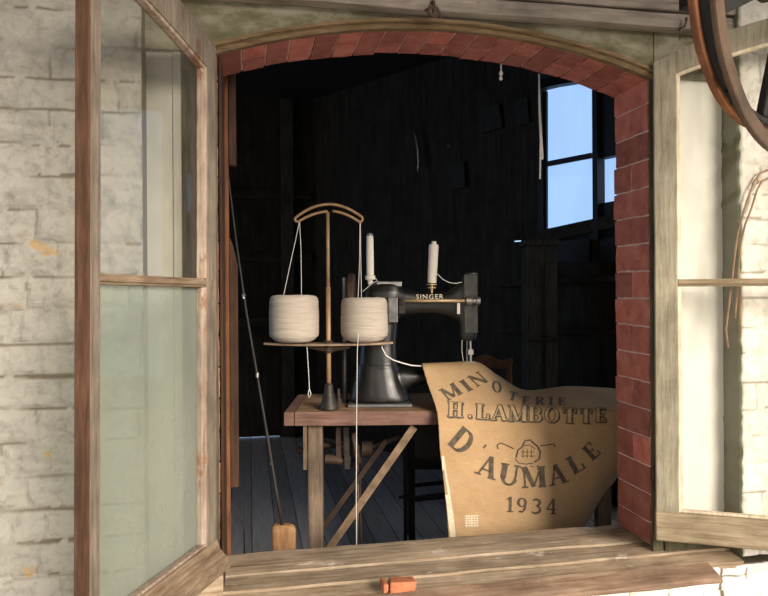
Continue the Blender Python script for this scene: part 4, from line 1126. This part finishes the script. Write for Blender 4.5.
# back: two posts, a curved top rail and a centre splat
k = (D_C+.33)/D_C
Lb = lambda x: ((x-384)*k + 384 - 455)/F*D_C
Zb = lambda y: EYE.z - (y-CY)*k/F*D_C
for x in (478, 509):
    bm = B(); tube(bm, [(Lb(x), .33, Z(458)), (Lb(x)+.004, .335, Zb(390)), (Lb(x)+.006, .345, Zb(362))], [.018, .016, .014], 10); obj('back_post', bm, M['chair'], ch, smooth=True)
bm = B(); tp = [(474, 360), (480, 357), (486, 355.5), (492, 357), (498, 360), (504, 361.5), (510, 360), (513.5, 359)]
bt = [(513, 367), (506, 370), (498, 369), (490, 368), (482, 370), (475, 369)]
prism(bm, [(Lb(x), Zb(y)) for x, y in tp+bt], lambda a, b, t: Vector((a, t, b)), .33, .352); obj('top_rail', bm, M['chair'], ch, bev=.003)
bm = B(); b2(bm, (Lb(474), .335, Zb(392)), (Lb(512), .348, Zb(384))); obj('mid_rail', bm, M['chair'], ch, bev=.003)
# small spindle stool part beside the table: a thin dark rod with a wing nut
o0 = at(405.5, 545, 2.95)
bm = B(); tube(bm, [Vector((0, 0, -o0.z+.0)), Vector((0, 0, at(405.5, 452, 2.95).z-o0.z)), Vector((-.002, 0, at(405.5, 432, 2.95).z-o0.z))], .008, 8)
zz = at(405.5, 497, 2.95).z-o0.z
tube(bm, [(-.028, 0, zz), (.03, 0, zz+.004)], [.006, .013], 8)
o = tag(obj('iron_rod', bm, M['wheel_dark'], smooth=True), 'thin black iron rod standing on the floor just left of the chair legs', 'rod'); o.location = o0

# ------------------------------------------------------------------ dim things further back
D_P = 3.75
p0 = at(541, 388, D_P)
pb = thing('wooden_box_column', 'dark grey upright wooden box column against the wall below the bright window', 'box column', (p0.x, p0.y, 0), RZ)
s = D_P/F; hw = 15*s; ztop = at(541, 246, D_P).z
bm = B(); b2(bm, (-hw, -.05, 0), (hw, .12, ztop)); obj('body', bm, M['grey_post'], pb, bev=.01)
bm = B(); b2(bm, (-hw-.01, -.06, ztop), (hw+.01, .13, ztop+.03)); obj('cap', bm, M['grey_post'], pb, bev=.006)
zmid = at(541, 338, D_P).z
for x in (-.5, .5):
    bm = B(); b2(bm, (x*hw-.028, -.065, .0), (x*hw+.028, -.0505, ztop-.10)); obj('batten', bm, M['grey_post'], pb, bev=.004)
bm = B(); b2(bm, (-hw, -.075, zmid-.02), (hw, -.0655, zmid+.0)); obj('strap', bm, M['dark_x'], pb)
# dull tin sheets and a curved blade hung on the right wall
def hung(name, label, cat, x, y, wpx, hpx, m, rot=0, grp=None):
    c = wpt(x, y, .02); a = wpt(x+wpx/2, y, .02); hh = abs(wpt(x, y-hpx/2, .02).z-c.z)
    bm = B(); box(bm, (0, 0, 0), ((a-c).length*2, .012, hh*2), ROTW @ Matrix.Rotation(rot, 3, 'Y'), jit=.004)
    o = tag(obj(name, bm, m, bev=.002), label, cat, grp); o.location = c; return o
hung('tin_sheet', 'dim square tin sheet on the dark wall, the upper middle one', 'tin sheet', 491, 119, 19, 24, M['tin'], .15, 'tin sheets on the dark wall')
hung('tin_sheet', 'dim square tin sheet on the dark wall nearest to the bright window', 'tin sheet', 521.5, 112, 14, 26, M['tin'], .12, 'tin sheets on the dark wall')
hung('tin_sheet', 'dim square tin sheet on the dark wall, lowest and above the right thread spool', 'tin sheet', 457, 176, 16, 26, M['tin'], .05, 'tin sheets on the dark wall')
c0 = wpt(418, 152, .06)
bm = B(); cs = []
for i in range(13):
    t = i/12; y = 128+44*t; x = 414+4.5*t+2.0*math.sin(t*PI); hw = .018*math.sin(PI*(.08+.9*t))**.8
    p = wpt(x, y, .06)-c0
    cs.append((p - WR_D*hw, p + WR_N*.012, p + WR_D*hw, p - WR_N*.004))
rg = [[bm.verts.new(q) for q in r] for r in cs]
for a, b in zip(rg, rg[1:]):
    for k in range(4): bm.faces.new((a[k], a[(k+1) % 4], b[(k+1) % 4], b[k]))
bm.faces.new(rg[0][::-1]); bm.faces.new(rg[-1])
o = tag(obj('blade', bm, M['steel'], smooth=True), 'slender curved steel blade glinting on the dark back wall', 'blade'); o.location = c0

# wooden block on the floor by the sill, thin rod rising from it to the window head
p0 = at(284, 552, 2.35)
z1 = at(284, 524.5, 2.35).z; wv = 12/F*2.35
bk = thing('wooden_handle', 'thin dark rod with orange brown wooden grip leaning by the left post', 'rod', (p0.x, p0.y, 0), RZ)
bm = B(); loft(bm, [((0, 0, 0), (wv, 0, 0), (0, .02, 0)), ((0, 0, z1*.7), (wv, 0, 0), (0, .02, 0)), ((0, 0, z1-.02), (wv, 0, 0), (0, .02, 0)), ((-.002, 0, z1-.006), (wv*.92, 0, 0), (0, .018, 0)), ((-.004, 0, z1), (wv*.7, 0, 0), (0, .013, 0))], 20, 4)
obj('grip', bm, M['block'], bk, smooth=False)
rot = Matrix.Rotation(-RZ, 3, 'Z'); b0 = Vector((p0.x, p0.y, 0))
def W2(x, y, d): return rot @ (at(x, y, d)-b0)
bm = B(); tube(bm, [W2(282.5, 526, 2.35), W2(276, 490, 2.34), W2(268, 440, 2.33), W2(258, 380, 2.31), W2(246, 310, 2.28), W2(236, 240, 2.24), W2(227, 165, 2.19), W2(222, 120, 2.16)], [.0055, .005, .0046, .0042, .0036, .003, .0024, .002], 8)
obj('rod', bm, M['dkcord'], bk, smooth=True)
bm = B(); tube(bm, [W2(222, 120, 2.16), W2(219.5, 102, 2.14), W2(217.8, 84, 2.12)], .0014, 6); obj('line', bm, M['string'], bk)
for x, y, d in ((257.2, 375, 2.309), (243.6, 296, 2.274), (271.2, 462, 2.336)):
    bm = B(); q = W2(x, y, d); tube(bm, [q-Vector((0, 0, .008)), q+Vector((0, 0, .008))], .0058, 8); obj('ferrule', bm, M['steel'], bk)
# dark fork of twine lying against it
bm = B(); q0 = at(246, 545, 2.5)
tube(bm, [at(x, y, 2.5)-q0 for x, y in ((235, 506), (238, 514), (243, 521), (244.5, 535), (244, 575), (244, 620))], .003, 6)
tube(bm, [at(x, y, 2.5)-q0 for x, y in ((247, 498), (245, 512), (243.5, 521))], .002, 6)
o = tag(obj('dry_twig', bm, M['dkcord']), 'thin dark forked twig standing by the left post', 'twig'); o.location = q0

# ------------------------------------------------------------------ small things on the facade
# white pull string inside the arch, in front of the bright window
q0 = at(540, 78, 2.3); q0.z = arch(q0.x)+.0
bm = B(); tube(bm, [at(x, y, 2.3)-q0 for x, y in ((539, 74), (539.3, 110), (540.5, 140), (540, 179))], .0028, 6)
tube(bm, [at(x, y, 2.3)-q0 for x, y in ((539, 74), (540.2, 110), (543, 158), (542, 160), (540.6, 140))], .0022, 6)
o = tag(obj('pull_string', bm, M['string']), 'white double pull string hanging left of the bright window', 'string'); o.location = q0
q0 = at(501.5, 66, 2.1)
bm = B(); tube(bm, [at(501, 60, 2.1)-q0, at(501, 71, 2.1)-q0], .0022, 6); lathe(bm, [(.003, -.014), (.006, -.010), (.006, -.004), (.003, 0)], 10, at(501, 71, 2.1)-q0); lathe(bm, [(.002, -.012), (.0055, -.008), (.004, 0)], 10, at(500.8, 76.5, 2.1)-q0)
o = tag(obj('bead_pull', bm, M['string']), 'small white beads hanging under the brick arch', 'bead'); o.location = q0
# rusty hook cluster on the beam
q0 = onplane(432, 14, (0, -.062, 0), Vector((0, 1, 0)))
hk = thing('rusty_hook', 'tangled rusty hook and ring on the white beam above the arch', 'hook', q0)
bm = B(); tube(bm, [Vector((0, -.003-.012, 0))+Vector((.014*math.cos(t), 0, .014*math.sin(t))) for t in [2*PI*i/16 for i in range(16)]], .0035, 8, True); obj('ring', bm, M['rust_hook'], hk, smooth=True)
bm = B(); tube(bm, [(0, .001, .03), (.001, -.014, .026), (.002, -.016, 0), (-.006, -.02, -.012), (-.016, -.02, -.006)], .0045, 8); tube(bm, [(-.022, -.008, .004), (-.004, -.016, .012), (.018, -.012, .002), (.02, -.008, -.012)], .003, 6); obj('hook', bm, M['rust_hook'], hk, smooth=True)
bm = B(); tube(bm, [(0, -.006, .0), (0, -.004, .10)], .0016, 6); obj('wire', bm, M['rust_hook'], hk)
q0 = onplane(680, 27, (0, -.062, 0), Vector((0, 1, 0)))
bm = B(); tube(bm, [(-.004, .002, -.008), (-.004, -.010, -.006), (.004, -.016, -.004), (.010, -.014, .010), (.012, -.012, .022)], .0035, 8); tube(bm, [(-.004, -.006, -.006), (-.005, -.006, -.040)], .0016, 6)
o = tag(obj('bent_nail', bm, M['rust_hook'], smooth=True), 'bent rusty nail in the beam above the right casement', 'nail'); o.location = q0
# exposed terracotta brick under the sill
q0 = onplane(402, 585, (0, -.100, 0), Vector((0, 1, 0)))
bm = B(); box(bm, (.0, .0, .002), (.066, .04, .024), jit=.003); 
o = tag(obj('brick', bm, M['terracotta'], bev=.003), 'broken orange brick showing under the sill, the longer piece', 'brick', 'orange bricks under the sill'); o.location = q0
bm = B(); box(bm, (0, 0, 0), (.014, .04, .024), jit=.002)
o = tag(obj('brick', bm, M['terracotta'], bev=.003), 'short orange brick chip under the sill, left of the longer piece', 'brick', 'orange bricks under the sill'); o.location = q0-Vector((.045, 0, -.002))
# dried cord looped down the right wall
q0 = onplane(768, 172, (0, -.095, 0), Vector((0, 1, 0)))
YP = (0, -.091, 0); NY = Vector((0, 1, 0))
c1 = [(790, 160), (768, 170), (760, 173), (754, 182), (749, 195), (743, 213), (738, 232), (735, 252), (733, 270), (731, 290), (728, 312), (726, 330), (728, 348)]
c2 = [(790, 166), (772, 177), (762, 181), (757, 190), (751, 210), (745, 225), (741, 243), (739, 262), (738, 282), (736, 305), (735, 318)]
c3 = [(758, 176), (757, 184), (760, 181)]
bm = B()
for c in (c1, c2, c3): tube(bm, [onplane(x, y, YP, NY)-q0 for x, y in c], .0028, 6)
o = tag(obj('dried_cord', bm, M['rope'], smooth=True), 'dried brown cord looped down the bright white wall at the right', 'cord'); o.location = q0
bm = B(); tube(bm, [onplane(740.5, y, YP, NY)-q0 for y in (284, 300, 318, 339)], [.003, .0045, .004, .002], 6)
o = tag(obj('dried_cord', bm, M['rope'], smooth=True), 'short brown cord end hanging beside the longer looped cord', 'cord'); o.location = q0
# flaking rust streak on the left recess edge, seen through the pane: an iron strap
q0 = Vector((XBL+.004, -.088, 1.10))
bm = B(); board(bm, -.005, .004, -.004, .002, -.035, .055, 6, 3, .002); 
o = tag(obj('iron_strap', bm, M['wheel_red']), 'narrow rusty red strap on the wall edge behind the left casement pane', 'strap'); o.location = q0

# ------------------------------------------------------------------ wheel under the porch roof
DW = 1.30
ax = ((R0*math.sin(.642) - FW*math.cos(.642))*math.cos(-.132) + UP*math.sin(-.132)).normalized()
cf = at(768.3, -23.3, DW)
RW = .284; RN = .342; WW = .081
wh = thing('cart_wheel', 'large rusty iron wheel with grooved rim hanging top right before the right casement', 'wheel', cf)
e2 = ax.cross(UP).normalized(); e1 = e2.cross(ax).normalized()
def ringmesh(bm, r0, r1, a0, a1, n=72, wob=.0):
    rows = []
    for i in range(n):
        t = 2*PI*i/n; d = e1*math.cos(t)+e2*math.sin(t)
        k = wob*noise.noise(d*4)
        rows.append([bm.verts.new(d*(r+k)+ax*a) for r, a in ((r0, a0), (r1, a0), (r1, a1), (r0, a1))])
    for i in range(n):
        a, b = rows[i], rows[(i+1) % n]
        for k in range(4): bm.faces.new((a[k], a[(k+1) % 4], b[(k+1) % 4], b[k]))
bm = B(); ringmesh(bm, RW-.030, RW, 0, .015, wob=.002); o = obj('rim', bm, M['wheel_red'], wh, bev=.004); o['label'] = 'orange rusted far rim'
bm = B(); ringmesh(bm, RW-.018, RW-.010, .0155, .036); obj('rim_groove', bm, M['wheel_dark'], wh)
bm = B(); ringmesh(bm, RN-.027, RN, .069, WW, wob=.002); o = obj('rim', bm, M['wheel_brown'], wh, bev=.004); o['label'] = 'worn brown near rim'
for k in range(6):
    t = PI + R_(22) + k*PI/3; d = e1*math.cos(t)+e2*math.sin(t)
    bm = B(); beam(bm, d*(RW-.013)+ax*.028, d*(RN-.010)+ax*.066, .026, .010, ax); obj('lug', bm, M['wheel_dark'], wh)
bm = B(); lathe(bm, [(.02, -.01), (.045, -.01), (.045, .09), (.02, .09)], 24, (0, 0, 0), ax); obj('hub', bm, M['wheel_dark'], wh)
for k in range(6):
    t = PI + R_(-3) + k*PI/3; d = e1*math.cos(t)+e2*math.sin(t)
    bm = B(); beam(bm, d*.044+ax*.04, d*(RW-.019)+ax*.030, .030, .018, ax); obj('spoke', bm, M['wheel_dark'], wh, bev=.004)
bm = B(); tube(bm, [ax*-.16, ax*.16], .018, 12); obj('axle', bm, M['wheel_dark'], wh)
for sgn in (-1, 1):
    bm = B(); p = ax*.14*sgn; zt = 2.418 - wh.location.z
    b2(bm, p+Vector((-.025, -.025, -.03)), Vector((p.x+.025, p.y+.025, zt))); obj('hanger', bm, M['wheel_dark'], wh)

# ------------------------------------------------------------------ light
wd = bpy.data.worlds.new('sky'); scn.world = wd; wd.use_nodes = True
wn_ = wd.node_tree; bg = wn_.nodes['Background']
tc = wn_.nodes.new('ShaderNodeTexCoord'); dp = wn_.nodes.new('ShaderNodeVectorMath'); dp.operation = 'DOT_PRODUCT'
dp.inputs[1].default_value = (.25, -.97, 0); wn_.links.new(tc.outputs['Generated'], dp.inputs[0])
# hazy warm sky round the sun over the yard, blue sky on the far side of the house
mr = wn_.nodes.new('ShaderNodeMapRange'); mr.inputs['From Min'].default_value = -.25; mr.inputs['From Max'].default_value = .35
wn_.links.new(dp.outputs['Value'], mr.inputs['Value'])
cm = mix(wn_, (.68, .95, 1.35), (.86, .79, .70), mr.outputs[0]); wn_.links.new(cm, bg.inputs[0])
bg.inputs[1].default_value = .80
sn = bpy.data.lights.new('sun', 'SUN'); sn.energy = 4.6; sn.angle = R_(26); sn.color = (1.0, .90, .77)
so = bpy.data.objects.new('sun', sn); COL.objects.link(so)
az, el = R_(25), R_(20)
dv = Vector((-math.sin(az)*math.cos(el), math.cos(az)*math.cos(el), -math.sin(el)))
so.rotation_euler = dv.to_track_quat('-Z', 'Y').to_euler()
so.location = (2, -5, 4)
vs_ = scn.view_settings
vs_.view_transform = 'Standard'; vs_.look = 'None'; vs_.gamma = 1; vs_.use_curve_mapping = False
vs_.exposure = 0.2
